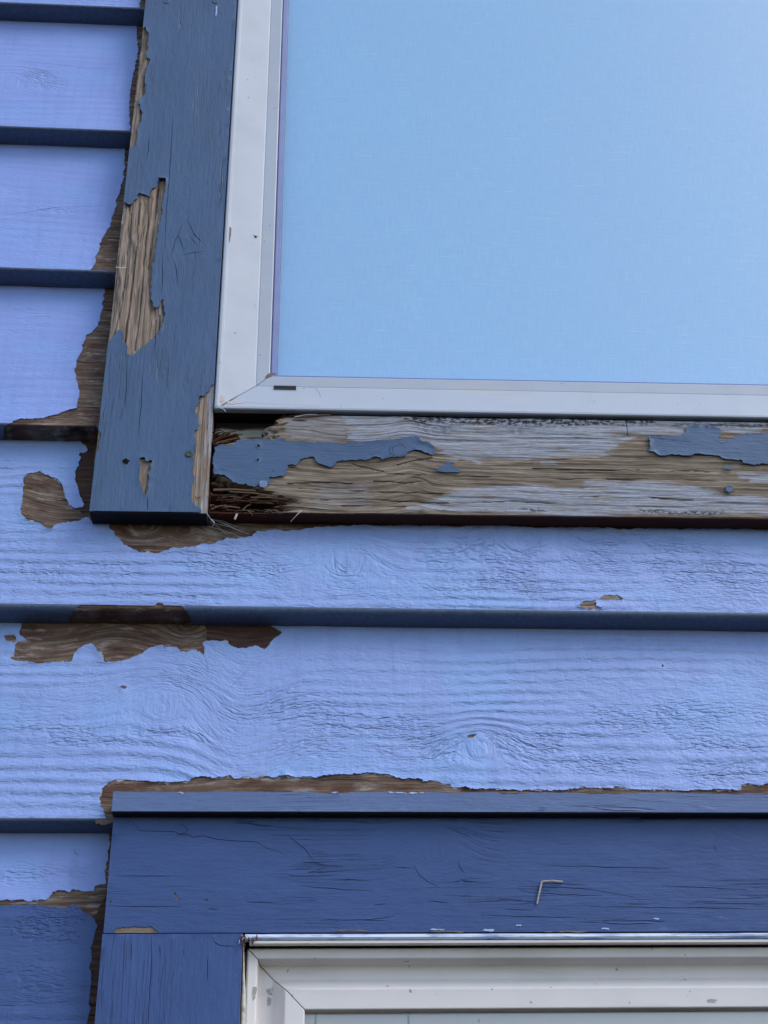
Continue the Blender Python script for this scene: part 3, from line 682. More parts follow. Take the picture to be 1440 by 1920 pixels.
def ht(x, y):
    g = gt(x, y); s = sm(x, .15, .20) * (1 - sm(x, .50, .60)) * 1.0
    rid = fbm(x / .035, g / .0016, 41, 3); deep = fbm(x / .05, g / .005, 43, 3)
    h = -.0013 * rid - .0016 * s * sm(deep, .48, .62) - .0004
    for L in fibre: h = h - .0011 * np.exp(-(segdist(L, x, y, False) / .0006) ** 2)
    edge = np.minimum(y, TW - y); h = h - .0015 * (1 - sm(edge, 0, .0018)) * fbm(x / .004, y / .004, 3)
    return h
def wt(x, y): return np.where(y < .0045, .75 * sm(fbm(x / .02, y / .002, 8, 3), .35, .6), .12 * sm(fbm(x / .03, y / .004, 9, 3), .5, .7)) + 0.0
def slit_t(x, y):
    d = np.full(x.shape, 1e9)
    for L in fibre: d = np.minimum(d, segdist(L, x, y, False))
    return np.exp(-(d / .0006) ** 2) * .6 * sm(fbm(x / .01, y / .003, 93, 2), .35, .6) + np.exp(-(segdist([pt.px(235, 865)[:2], pt.px(236, 866)[:2]], x, y, False) / .0024) ** 4)
us = np.concatenate([np.arange(0, .62, .0011), np.arange(.62, TT - TB, .02), [TT - TB]]); vs = np.linspace(0, TW, 100)
heightboard('board', pt, us, vs, ht, dict(white=wt, mould=zero, rot=zero, green=zero, slit=slit_t), m_trimwood, .0305, t1, gt)
film('face_paint', t1, pt, rect(.0002, .66, .0002, TW - .0002), [Q(pt, b) for b in bites] + [line_gap(L, .00055) for L in tl], m_trim, grain=gt, curl=.0007, step=.0035)
film('face_paint', t1, pt, rect(.6605, TT - TB, .0002, TW - .0002), [], m_trim, grain=gt, curl=0, step=.03)
ribbon('crack', t1, pt, tl, .0007, m_dark)
box('foot_shade', (TX0 + .0003, TR - .0003, .0006, .029, TB - .0006, TB - .00005), m_dark, t1)  # near-black sheet: shade of the gap under the trim put into colour
psd = Plane((TX0 - .0001, .03, TB), (TX0 - .0001, .03, TT), (TX0 - .0001, 0, TB))
disc('nail', pt, pt.px(355, 852), .0030, .0011, m_green, t1, .0004, .2, 16, .0006)
for c, r in (((313, 4), .0030), ((404, 4), .0028)): disc('nail', pt, pt.px(*c), r, .0010, m_edge, t1, .0003, .2, 16, .0007)
tag(ribbon('paint_run', t1, pt, [Q(pt, [(406, 12), (406, 22), (405, 30)])], .0013, m_chipblue, .0011))
ribbon('spatter', t1, pt, [Q(pt, [(217, 501), (229, 502), (238, 501)])], .0007, m_web, .0006)

# sill board
si = empty('sill_board', (-.05, .01, 0), 'weathered sill board under the upper window, left end rotted, scraps of blue paint left', 'sill board')
SX0, SX1, SH = TR + .0016, .985, .0905
ps = Plane((SX0, 0.001, 0), (SX1, .001, 0), (SX0, .001, SH))
gs = grainfn(knots=[(*ps.px(745, 843), .008), (*ps.px(780, 905), .006)], arches=[(ps.px(640, 860)[0], .03, .003), (ps.px(770, 900)[0], .014, -.004)], seed=33, tilt=.012, amp=.0022)
void = Q(ps, [(380, 758), (690, 758), (665, 772), (600, 776), (551, 779), (533, 779), (513, 785), (518, 793), (499, 799), (489, 806), (491, 817), (462, 817), (453, 812), (447, 806), (436, 803), (408, 803), (380, 806)])
chunk = Q(ps, [(380, 806), (408, 803), (436, 803), (447, 806), (453, 812), (460, 818), (448, 822), (420, 830), (380, 829)])
rotp = Q(ps, [(380, 893), (412, 896), (430, 908), (480, 920), (540, 932), (590, 940), (560, 948), (500, 958), (470, 966), (380, 970)])
rimp = Q(ps, [(489, 796), (540, 772), (620, 774), (560, 784), (520, 800), (530, 822), (495, 822)])
slits = [wiggle(Q(ps, L), .0005) for L in ([(640, 884), (720, 886), (800, 889), (930, 893), (1060, 896), (1215, 896)], [(1215, 896), (1330, 899)], [(560, 914), (640, 918), (740, 921), (830, 924)], [(600, 935), (680, 934), (760, 938), (840, 941)], [(660, 868), (710, 880), (780, 894)], [(745, 870), (770, 862), (810, 857)], [(820, 942), (960, 938), (1100, 944)], [(1174, 788), (1177, 815)], [(860, 862), (980, 862), (1110, 858)], [(1000, 876), (1120, 880), (1200, 879)], [(1240, 882), (1300, 880), (1370, 886)], [(1060, 930), (1180, 928), (1300, 936)], [(640, 946), (760, 948)], [(540, 905), (600, 902), (660, 905)], [(700, 900), (760, 903), (800, 899)])]
SW = dict(white=[([(640, 774), (700, 772), (1440, 783), (1440, 800), (1420, 812), (1290, 800), (1280, 812), (1230, 812), (1180, 815), (1165, 835), (1130, 852), (1000, 858), (850, 857), (822, 843), (790, 818), (740, 820), (700, 828), (650, 826), (655, 800)], .95), ([(530, 778), (640, 774), (650, 800), (640, 826), (545, 822)], .45), ([(840, 930), (860, 912), (1000, 906), (1090, 916), (1110, 899), (1240, 899), (1330, 913), (1345, 925), (1440, 930), (1480, 960), (1090, 964), (850, 955), (760, 952)], .9), ([(1390, 886), (1480, 884), (1480, 905), (1400, 902)], .95), ([(885, 858), (900, 858), (905, 866), (888, 868)], .9), ([(1010, 862), (1045, 862), (1045, 868), (1012, 868)], .9), ([(600, 905), (700, 905), (700, 950), (580, 950)], .25)],
          mould=[([(740, 770), (870, 772), (1230, 782), (1230, 792), (1000, 799), (960, 797), (770, 790)], .95), ([(770, 788), (880, 790), (850, 815), (785, 812)], .45), ([(1200, 953), (1360, 957), (1360, 964), (1210, 962)], .9), ([(980, 950), (1020, 950), (1020, 955), (980, 956)], .9), ([(1260, 790), (1460, 792), (1460, 800), (1260, 797)], .7), ([(495, 800), (530, 800), (528, 826), (498, 826)], .9), ([(940, 800), (990, 800), (990, 812), (950, 812)], .35)])
def amask(key):
    def fn(x, y):
        r = np.zeros(x.shape); xx = x + .022 * (fbm(x / .012, y / .0016, 61, 4) - .5); yy = y + .005 * (fbm(x / .015, y / .002, 62, 4) - .5)
        for L, a in SW[key]: r = np.maximum(r, a * softmask([q[:2] for q in Q(ps, L)], xx, yy, .0012))
        if key == 'white': r = np.maximum(r, .8 * sm(x, .47, .5) * sm(fbm(x / .15, y / .02, 5), .35, .6))
        return r
    return fn
def jit(x, y): return x + .004 * (fbm(x / .006, y / .003, 71, 3) - .5), y + .0022 * (fbm(x / .008, y / .002, 72, 3) - .5)
def rot_s(x, y):
    a, b = jit(x, y)
    r = softmask([q[:2] for q in rotp], a, b, .003) * (1 - sm(x, .035, .075)); c = softmask([q[:2] for q in chunk], a, b, .001)
    e = np.exp(-(x / .004) ** 2) * .8
    return np.maximum(np.maximum(r, c), e)
def void_s(x, y):
    a, b = jit(x, y); return softmask([q[:2] for q in void], a, b, .0009)
def hs(x, y):
    g = gs(x, y)
    h = -.0006 * fbm(x / .05, g / .0015, 51, 3) - .0006 * sm(fbm(x / .07, g / .0042, 53, 2), .45, .65) - .0006 * fbm(x / .012, y / .004, 58, 3) - .0003
    for i_, L in enumerate(slits): h = h - .0011 * np.exp(-(segdist(L, x, y, False) / .00045) ** 2) * (.15 + .85 * sm(fbm(x / .025, x * 0 + i_ * 3.3, 91, 3), .38, .66))
    r = rot_s(x, y); rr = fbm(x / .020, (y + .12 * x) / .0030, 55, 4)
    h = h - r * (.0015 + .013 * sm(rr, .46, .60)) - .004 * r * sm(rr, .3, .4)
    vd = void_s(x, y); h = h * (1 - vd) - .014 * vd
    return h
def green_s(x, y): return void_s(x, y) * sm(-hs(x, y), .009, .012) * (1 - sm(y + .004 * fbm(x / .01, y / .01, 4), .0845, .088)) * .9
def slit_void_shade(x, y):
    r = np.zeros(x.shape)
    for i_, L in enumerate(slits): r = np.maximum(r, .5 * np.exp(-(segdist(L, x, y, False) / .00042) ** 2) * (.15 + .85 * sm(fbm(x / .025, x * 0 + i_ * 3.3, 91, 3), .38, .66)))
    vd = void_s(x, y); r = np.maximum(r, 4 * vd * (1 - vd)); r = np.maximum(r, vd * sm(y + .004 * fbm(x / .01, y / .01, 4), .0845, .088))  # void's top and rim near-black: its shade put into the colour
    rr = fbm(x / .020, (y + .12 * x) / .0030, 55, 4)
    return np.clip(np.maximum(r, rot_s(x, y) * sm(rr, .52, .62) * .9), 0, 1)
def rotc(x, y): return rot_s(x, y) * .9
us = np.concatenate([np.arange(0, .46, .0008), np.arange(.46, SX1 - SX0, .006), [SX1 - SX0]]); vs = np.linspace(0, SH, 114)
heightboard('board', ps, us, vs, hs, dict(white=amask('white'), mould=amask('mould'), rot=rotc, green=green_s, slit=slit_void_shade), m_sill, .0275, si, gs)
lp = [(404, 837), (413, 835), (440, 833), (443, 829), (446, 825), (470, 824), (489, 823), (510, 826), (521, 822), (529, 821), (541, 827), (560, 829), (589, 830), (610, 829), (638, 831), (660, 830), (686, 828), (710, 825), (734, 824), (748, 823), (755, 819), (770, 818), (783, 820), (788, 826), (795, 828), (806, 830), (812, 836), (817, 839), (814, 844), (817, 850), (808, 852), (799, 850), (789, 845), (777, 843), (768, 846), (763, 851), (752, 856), (742, 857), (730, 858), (716, 862), (708, 858), (702, 858), (688, 862), (670, 861), (650, 863), (632, 865), (628, 872), (620, 876), (612, 872), (606, 871), (598, 868), (593, 865), (589, 858), (578, 857), (569, 859), (562, 864), (557, 871), (546, 870), (538, 873), (539, 880), (535, 892), (520, 893), (505, 894), (506, 903), (501, 909), (495, 914), (489, 915), (483, 911), (472, 910), (460, 907), (445, 906), (438, 905), (433, 899), (428, 894), (420, 890), (410, 889), (398, 889), (399, 875), (402, 855)]
knotring = [wiggle(Q(ps, [(745 + 15 * math.cos(t) * r, 843 + 12 * math.sin(t) * r) for t in np.linspace(a, b, 12)]), .0003) for a, b, r in ((.3, 4.4, 1), (4.6, 6.2, 1), (2, 5.5, .65))]
sl = knotring + [wiggle(Q(ps, L), .0003) for L in ([(410, 880), (426, 881)],)]
film('paint_patch', si, ps, Q(ps, lp), [Q(ps, h) for h in ([(483, 834), (486, 833), (488, 837), (485, 838)], [(482, 862), (484, 860), (486, 863), (483, 864)], [(510, 881), (513, 881), (513, 885), (511, 885)])] + [line_gap(L, .0005) for L in sl], m_trim, grain=gs, curl=.0008, step=.003, thick=.00035)
ribbon('crack', si, ps, sl, .0007, m_dark)
rp = [(1218, 817), (1235, 818), (1255, 816), (1275, 817), (1285, 812), (1287, 807), (1289, 797), (1305, 798), (1319, 796), (1335, 799), (1349, 803), (1352, 810), (1350, 817), (1344, 823), (1358, 824), (1373, 823), (1379, 818), (1386, 814), (1400, 812), (1420, 812), (1440, 812), (1500, 813), (1540, 812), (1530, 872), (1480, 870), (1440, 869), (1410, 870), (1392, 869), (1391, 863), (1375, 862), (1363, 861), (1350, 856), (1335, 853), (1320, 852), (1303, 850), (1295, 853), (1280, 854), (1262, 852), (1239, 854), (1228, 848), (1216, 845), (1219, 836), (1220, 828), (1216, 822)]
film('paint_patch', si, ps, Q(ps, rp), [line_gap(wiggle(Q(ps, [(1345, 827), (1352, 832), (1364, 829)]), .0002), .0005)], m_trim, grain=gs, curl=.0007, step=.003, thick=.00035)
for L in ([(811, 883), (820, 880), (831, 871), (839, 869), (847, 871), (850, 876), (858, 878), (865, 884), (840, 885)], [(1361, 911), (1366, 909), (1374, 911), (1374, 921), (1366, 923), (1361, 920)], [(1357, 874), (1374, 874), (1374, 880), (1358, 879)], [(835, 866), (850, 866), (852, 869), (838, 870)]):
    film('paint_patch', si, ps, Q(ps, L), [], m_trim, grain=gs, curl=.0009, step=.003, rough=.0003)
film('paint_patch', si, ps, Q(ps, [(485, 905), (493, 902), (501, 905), (500, 912), (494, 917), (487, 915)]), [], m_flake, grain=gs, curl=.0016, step=.002, base=.0012)
# the screw in the rotted corner and splinters round it
sc = disc('screw', ps, ps.px(499, 811), .0029, .0030, m_steel, si, -.004, .3, 18, .0012)
for a in (0.5, 2.07):
    c = ps.px(499, 811); ca, sa = math.cos(a) * .0014, math.sin(a) * .0014
    ribbon('screw_recess', sc, ps, [[(c[0] - ca, c[1] - sa), (c[0] + ca, c[1] + sa)]], .0006, m_recess, -.0016)
rs = random.Random(5)
def splinter(a, b, na, nb, r, mat, par):
    A = ps.w(*ps.px(*a), na); B = ps.w(*ps.px(*b), nb); M_ = (A + B) / 2 + np.array([0, -.0006, .0005])
    return tube('splinter', [A, M_, B], r, mat, par, 5, r * .35)
for a, b, na, nb, r, mm in [((498, 801), (540, 792), -.003, .000, .0009, m_splint), ((545, 783), (620, 778), -.002, .0006, .0010, m_splint), ((520, 788), (575, 787), -.004, .0, .0008, m_rot), ((552, 782), (595, 779), .0, .0015, .0006, m_web), ((515, 784), (535, 774), -.010, -.003, .0016, m_rot),
                            ((530, 778), (560, 777), -.006, -.001, .0014, m_rot), ((400, 828), (440, 817), .000, .002, .0009, m_rot), ((405, 831), (452, 822), .0, .001, .0006, m_splint), ((412, 822), (455, 815), -.001, .001, .0011, m_rot), ((462, 818), (505, 824), -.002, .0008, .0006, m_splint),
                            ((455, 815), (490, 819), -.006, -.002, .0010, m_splint), ((430, 904 + 15), (520, 932), -.002, .0008, .0008, m_splint), ((400, 915), (480, 921), -.003, .0006, .0012, m_splint), ((405, 933), (470, 940), -.004, -.001, .0010, m_rot), ((410, 945), (450, 952), -.005, .0, .0011, m_splint), ((440, 935), (560, 944), -.003, .0002, .0007, m_rot),
                            ((455, 955), (470, 948), -.001, .002, .0007, m_splint), ((395, 925), (430, 931), -.004, .0, .0011, m_rot), ((396, 950), (425, 948), -.004, .001, .0010, m_splint), ((470, 930), (540, 938), -.002, .001, .0006, m_splint)]:
    splinter(a, b, na, nb, r, mm, si)
for i in range(34):                          # shredded fibres in the rot
    x0_ = rs.uniform(394, 500); y0_ = rs.uniform(908, 960); L_ = rs.uniform(12, 45)
    splinter((x0_, y0_), (x0_ + L_, y0_ + L_ * rs.uniform(.02, .22)), -rs.uniform(.004, .009), -rs.uniform(-.0006, .004), rs.uniform(.0003, .0009), rs.choice([m_rot, m_rot, m_splint, m_woodt]), si)
for i in range(22):                          # fibres in the red chunk
    x0_ = rs.uniform(397, 435); y0_ = rs.uniform(806, 828)
    splinter((x0_, y0_), (x0_ + rs.uniform(8, 24), y0_ + rs.uniform(-4, 2)), -rs.uniform(.0, .006), rs.uniform(-.002, .001), rs.uniform(.0003, .0008), rs.choice([m_rot, m_rot, m_splint]), si)
for i in range(16):                          # frayed lower edge
    x0_ = rs.uniform(400, 1000); y0_ = rs.uniform(955, 960)
    splinter((x0_, y0_), (x0_ + rs.uniform(-10, 14), y0_ + rs.uniform(3, 10)), 0, rs.uniform(.0, .002), rs.uniform(.0002, .0004), m_splint, si)
under = box('dark_underside', (SX0, SX1, .004, .026, -.0006, .0002), m_rot, si)  # bare rotten wood under the sill

# ------------------------------------------------------------------ windows
def rail_loop(par, rx0, rx1, rz0, rz1, prof, mat, gap=.00025, names=('bottom', 'right', 'top', 'left')):
    """four mitred rails; prof = (inset, y) across the width"""
    out = []
    c = lambda w: ((rx0 + w, rz0 + w), (rx1 - w, rz0 + w), (rx1 - w, rz1 - w), (rx0 + w, rz1 - w))
    for s in range(4):
        v = []; f = []; n = len(prof)
        for e in (0, 1):
            for (w, y) in prof:
                p = np.array(c(w)[(s + e) % 4]); q = np.array(c(w)[(s + 1 - e) % 4]); d = (q - p) / np.linalg.norm(q - p)
                p = p + d * gap; v.append((p[0], y, p[1]))
        for j in range(n - 1): f.append((j, j + n, j + n + 1, j + 1))
        f.append(tuple(range(n))); f.append(tuple(range(n, 2 * n))[::-1])
        o = mesh_obj('frame_rail', v, f, mat, par, org=np.mean(v, 0)); md = o.modifiers.new('bevel', 'BEVEL'); md.width = .0004; md.segments = 2; md.limit_method = 'ANGLE'; md.angle_limit = math.radians(12)
        out.append(o)
    return out
uw = empty('window', ((UX0 + UX1) / 2, .01, UZ0), 'upper window with pale vinyl frame, one weep slot and bluish glass over a linen blind', 'window')
uprof = [(.0, .0045), (.0, .000), (.0008, -.0012), (.0030, -.0012), (.0042, .0018), (.0310, .0110), (.0316, .0118), (.0323, .0115), (.0424, .0122), (.0430, .0128), (.0430, .034)]
rail_loop(uw, UX0, UX1, UZ0, UZ1, uprof, m_vinyl)
rail_loop(uw, UX0 + .0432, UX1 - .0432, UZ0 + .0432, UZ1 - .0432, [(0, .033), (0, .0175), (.0008, .0170), (.0052, .0185), (.0054, .033)], m_bead, 0)
for o in uw.children:
    if m_bead.name in [m_.name for m_ in o.data.materials]: o.name = 'glazing_gasket'
box('glass_pane', (UX0 + .044, UX1 - .044, .0235, .0275, UZ0 + .044, UZ1 - .044), m_glass, uw)
psl = Plane((UX0, .0018, UZ0 + .0042), (UX1, .0018, UZ0 + .0042), (UX0, .0110, UZ0 + .0310))
a = psl.px(513, 731); b = psl.px(555, 731); c = psl.px(555, 724)
sv = [psl.w(u, v, n) for (u, v, n) in [(a[0], a[1], .0002), (b[0], a[1], .0002), (b[0], c[1], .0002), (a[0], c[1], .0002), (a[0], a[1], -.003), (b[0], a[1], -.003), (b[0], c[1], -.003), (a[0], c[1], -.003)]]
mesh_obj('weep_slot', sv, [(0, 1, 2, 3), (0, 4, 5, 1), (1, 5, 6, 2), (2, 6, 7, 3), (3, 7, 4, 0)], m_recess, uw, org=np.mean(sv, 0))
rim = [(a[0] - .0006, a[1] - .0006), (b[0] + .0006, a[1] - .0006), (b[0] + .0006, c[1] + .0006), (a[0] - .0006, c[1] + .0006), (a[0] - .0006, a[1] - .0006)]
ribbon('slot_lip', uw, psl, [rim], .0006, m_vinyl, .00025)
m_grime = plain('brown_corner_grime', (.20, .16, .15), .8, 700, .55, .0006, .2)
m_grimel = plain('light_corner_grime', (.50, .44, .42), .8, 700, .35, .0004, .2)
pjl = Plane((UX0 + .0042, .0018, UZ0), (UX0 + .0310, .0110, UZ0), (UX0 + .0042, .0018, UZ0 + .2))
film('corner_grime', uw, psl, Q(psl, [(409, 762), (424, 753), (444, 737), (462, 720), (471, 711), (473, 714), (462, 727), (446, 741), (432, 751), (418, 760)]), [], m_grime, .0003, 0, step=.002, rough=.0005)
film('corner_grime', uw, psl, Q(psl, [(428, 751), (440, 752), (455, 752), (462, 750), (455, 755), (440, 757), (424, 757)]), [], m_grimel, .0003, 0, step=.002, rough=.0004)
film('corner_grime', uw, pjl, Q(pjl, [(412, 735), (415, 742), (422, 745), (421, 751), (414, 755), (411, 748)]), [], m_grimel, .0003, 0, step=.002, rough=.0004)
film('corner_grime', uw, pjl, Q(pjl, [(431, 425), (434, 428), (432, 450), (429, 458), (428, 440)]), [], m_grime, .0003, 0, step=.002, rough=.0003)
pin = Plane((UX0, .0117, UZ0 + .03), (UX1, .0117, UZ0 + .03), (UX0, .0122, UZ0 + .0424))
film('corner_grime', uw, pin, Q(pin, [(491, 708), (500, 703), (508, 698), (520, 700), (510, 704), (500, 709)]), [], m_grime, .0003, 0, step=.002, rough=.0004)
ribbon('scratch', uw, psl, [wiggle(Q(psl, [(580, 724), (590, 726), (598, 734), (601, 744)]), .0002)], .0003, m_grime, .0001)
ribbon('scratch', uw, psl, [wiggle(Q(psl, [(455, 753), (500, 756), (560, 759), (600, 761)]), .0002)], .0004, m_grimel, .0001)
tube('splinter', [P(412, 765, -.0005), P(420, 768, -.002), P(423, 772, -.002)], .0006, m_web, uw, 5, .0002)
# little fly on the jamb
fly = empty('fly', tuple(pjl.w(*pjl.px(479, 444), .0006)), 'tiny dark fly sitting on the left jamb of the upper window', 'fly')
fp = pjl.px(479, 444)
disc('body', pjl, fp, .0009, .0009, m_dark, fly, 0, .7, 8)
for dx, dy in ((-.0020, .0012), (.0020, .0008), (.0012, -.0016)): ribbon('wing' if dy > 0 else 'leg', fly, pjl, [[fp, (fp[0] + dx, fp[1] + dy)]], .0005, m_dark, .0004)
box('cavity_shade', (UX0 + .001, UX1 - .001, .0046, .033, UZ0 + .0012, UZ0 + .0015), m_recess, uw)  # thin black sheet: shade of the hollow behind the frame, put into colour
bl = empty('roller_blind', ((UX0 + UX1) / 2, .045, UZ0 + .02), 'pale blue woven linen blind hanging behind the upper window glass', 'blind')
box('blind_cloth', (UX0 + .030, UX1 - .03, .036, .0375, UZ0 - .0 + .008, UZ1 - .03), m_linen, bl)

lw = empty('window', ((LX0 + LX1) / 2, .04, LZ0), 'lower window with stepped off-white vinyl frame below the navy head trim', 'window')
lprof = [(.0024, .034), (.0024, .0100), (.0030, .0085), (.0036, .0080), (.0088, .0083), (.0094, .0088), (.0107, .0212), (.0113, .0220), (.0190, .0218), (.0198, .0214), (.0268, .0126), (.0276, .0120), (.0395, .0122), (.0401, .0128), (.0401, .0250)]
LZF = LZ1 - .005                             # the frame's own top sits below the flashing
rail_loop(lw, LX0, LX1, LZ0, LZF, lprof, m_vinyl2, .0003)
m_gask = plain('dark_frame_groove', (.06, .065, .07), .6, 100, .2)
rail_loop(lw, LX0, LX1, LZ0, LZF, [(0, .041), (0, .0300), (.0022, .0295), (.0022, .041)], m_gask, 0)
box('glass_pane', (LX0 + .0385, LX1 - .0385, .0195, .0215, LZ0 + .0385, LZF - .0385), m_glass, lw)
vb = empty('privacy_board', ((LX0 + LX1) / 2, .06, LZ1 - .03), 'pale grey boarded panel with vertical seams standing behind the lower window glass', 'board')
for x0_, x1_ in ((LX0 + .038, -.0491), (-.0476, .0107), (.0122, LX1 - .038)):
    box('panel', (x0_, x1_, .0255, .0268, LZ0 + .038, LZ1 - .041), m_slat, vb)
box('sheathing', (LX0 + .03, LX1 - .03, .066, .075, LZ0 + .03, LZ1 - .02), m_gask, wall)

# caulked flashing along the head of the lower window
def caulkmat():
    M = NB('painted_flashing'); o = M.objc(); a = M.noise(M.sc(o, 14, 14, 240), 1, 4, .65); b = M.noise(M.sc(o, 60, 60, 500), 1, 3, .6)
    sep = M.add("ShaderNodeSeparateXYZ"); M.l(o, sep.inputs[0])
    low = M.mr(sep.outputs[2], -.0015, .0022, 1, 0)
    col = M.mix(M.mr(a, .5, .62), (.62, .70, .84), (.24, .32, .58)); col = M.mix(M.math('MULTIPLY', M.mr(b, .52, .66), .6), col, (.10, .15, .32))
    return M.done(col, .55, M.bump(b, .0006, .5), .4)
m_flash = caulkmat()
v = []; f = []; prof = [(.030, LZ1 - .0002), (.0015, LZ1 - .0002), (-.0010, LZ1 - .0012), (-.0014, LZ1 - .0030), (-.0004, LZ1 - .0042), (.0034, LZ1 - .0046)]
for x in (LX0 + .0012, LX1):
    for (y, z) in prof: v.append((x, y, z))
n = len(prof); f = [(j, j + n, j + n + 1, j + 1) for j in range(n - 1)] + [tuple(range(n)), tuple(range(n, 2 * n))[::-1]]
mesh_obj('head_flashing', v, f, m_flash, lw, org=((LX0 + LX1) / 2, .0, LZ1 - .003))
prof = [(.030, LZ1 - .0047), (.0006, LZ1 - .0047), (-.0004, LZ1 - .0053), (-.0003, LZ1 - .0066), (.0008, LZ1 - .0072), (.0035, LZ1 - .0073)]; v = []
for x in (LX0 + .0042, LX1):
    for (y, z) in prof: v.append((x, y, z))
box('groove_shade', (LX0 + .004, LX1, .0036, .0335, LZ1 - .0034, LZ1 - .0006), m_recess, lw)  # dark block filling the groove, so its shade is put into colour
mesh_obj('flashing_lip', v, f, m_vinyl2, lw, org=((LX0 + LX1) / 2, .0, LZ1 - .006))
# caulk run down the left side
v = []; f = []
zs = np.arange(LZ1 - .004, LZ1 - .12, -.003)
for i, z in enumerate(zs):
    w = .0006 + .0022 * sm(np.array(LZ1 - z), .004, .05) + .0005 * (vn(np.array(z / .006), np.array(1.), 3) - .5)
    for (q, y) in ((0, .010), (0, .0020), (.5, .0008), (1, .0022), (1, .034)): v.append((LX0 + .0002 + float(w) * q, y, z))
for i in range(len(zs) - 1):
    for j in range(4): f.append((i * 5 + j, i * 5 + j + 1, (i + 1) * 5 + j + 1, (i + 1) * 5 + j))
mesh_obj('side_caulk', v, [q[::-1] for q in f], m_caulkdirty, lw, smooth=True)
box('side_channel', (LX0 + .0002, LX0 + .0022, .012, .034, LZ0, LZ1 - .009), m_gask, lw)
pj = Plane((LX0, .0080, LZ0), (LX0 + .1, .0080, LZ0), (LX0, .0080, LZ1)); pj2 = Plane((LX0, .0217, LZ0), (LX0 + .1, .0217, LZ0), (LX0, .0217, LZ1))
m_smudge = plain('grey_smudge', (.40, .39, .34), .7, 800, .3, .0002, .3)
film('smudge', lw, pj, Q(pj, [(474, 1851), (481, 1850), (481, 1862), (478, 1872), (474, 1876)]), [], m_smudge, .00006, 0, step=.002, rough=.0004)
for L in ([(499, 1851), (506, 1853), (508, 1860), (513, 1868), (505, 1866), (500, 1860)], [(502, 1868), (508, 1872), (506, 1884), (501, 1886)], [(511, 1850), (515, 1853), (513, 1862), (510, 1858)]):
    film('smudge', lw, pj2, Q(pj2, L), [], m_smudge, .00006, 0, step=.002, rough=.0004)
ph = Plane((LX0, .0120, LZ1 - .05), (LX1, .0120, LZ1 - .05), (LX0, .0120, LZ1))
film('smudge', lw, ph, Q(ph, [(1325, 1875), (1335, 1872), (1345, 1876), (1338, 1880), (1328, 1879)]), [], m_smudge, .00006, 0, step=.002, rough=.0005)

# ------------------------------------------------------------------ lower window trims
dc = empty('drip_cap', (.4, 0, -.240), 'narrow slate blue drip cap strip lying along the top of the navy head trim', 'drip cap')
CZ0, CZ1 = -.2402, -.2262
cb = box('strip', (CX0 - .0004, CX1, -.0100, .024, CZ0, CZ1), m_wood, dc, bev=.0005)
pc = Plane((CX0 - .0004, -.0100, CZ0), (CX1, -.0100, CZ0), (CX0 - .0004, -.0100, CZ1))
ce = [(0, CZ1 - CZ0 - .0004)]
xs_ = np.arange(.004, .46, .006); Hc = CZ1 - CZ0
ctop = [(float(x), Hc - .0002 - .0010 * float(sm(fbm(np.array([x / .018]), np.array([2.2]), 12, 3), .50, .7)[0]), 1) for x in xs_]
film('face_paint', dc, pc, [(.0002, .0002, 0), (.46, .0002, 0), (.46, Hc - .0002, 1)] + ctop[::-1] + [(.0002, Hc - .0003, 0)], [], m_cap, grain=grainfn(seed=50), curl=.0004, step=.003, rough=.0003, thick=.0004)
film('face_paint', dc, pc, rect(.4605, CX1 - CX0, .0002, Hc - .0002), [], m_cap, curl=0, step=.03)
for a_, b_ in ((728, 795), (330, 350), (620, 636)):
    film('pale_scrape', dc, pc, Q(pc, [(a_, 1486), ((a_ + b_) / 2, 1485), (b_, 1486), ((a_ + b_) / 2, 1489)]), [], m_chipblue, .0002, 0, step=.003, rough=.0006, base=.0005)
box('dark_underside', (CX0, CX1, -.0092, .0005, CZ0 - .0005, CZ0 + .0002), m_dark, dc)  # near-black sheet: the cap's underside shade put into colour

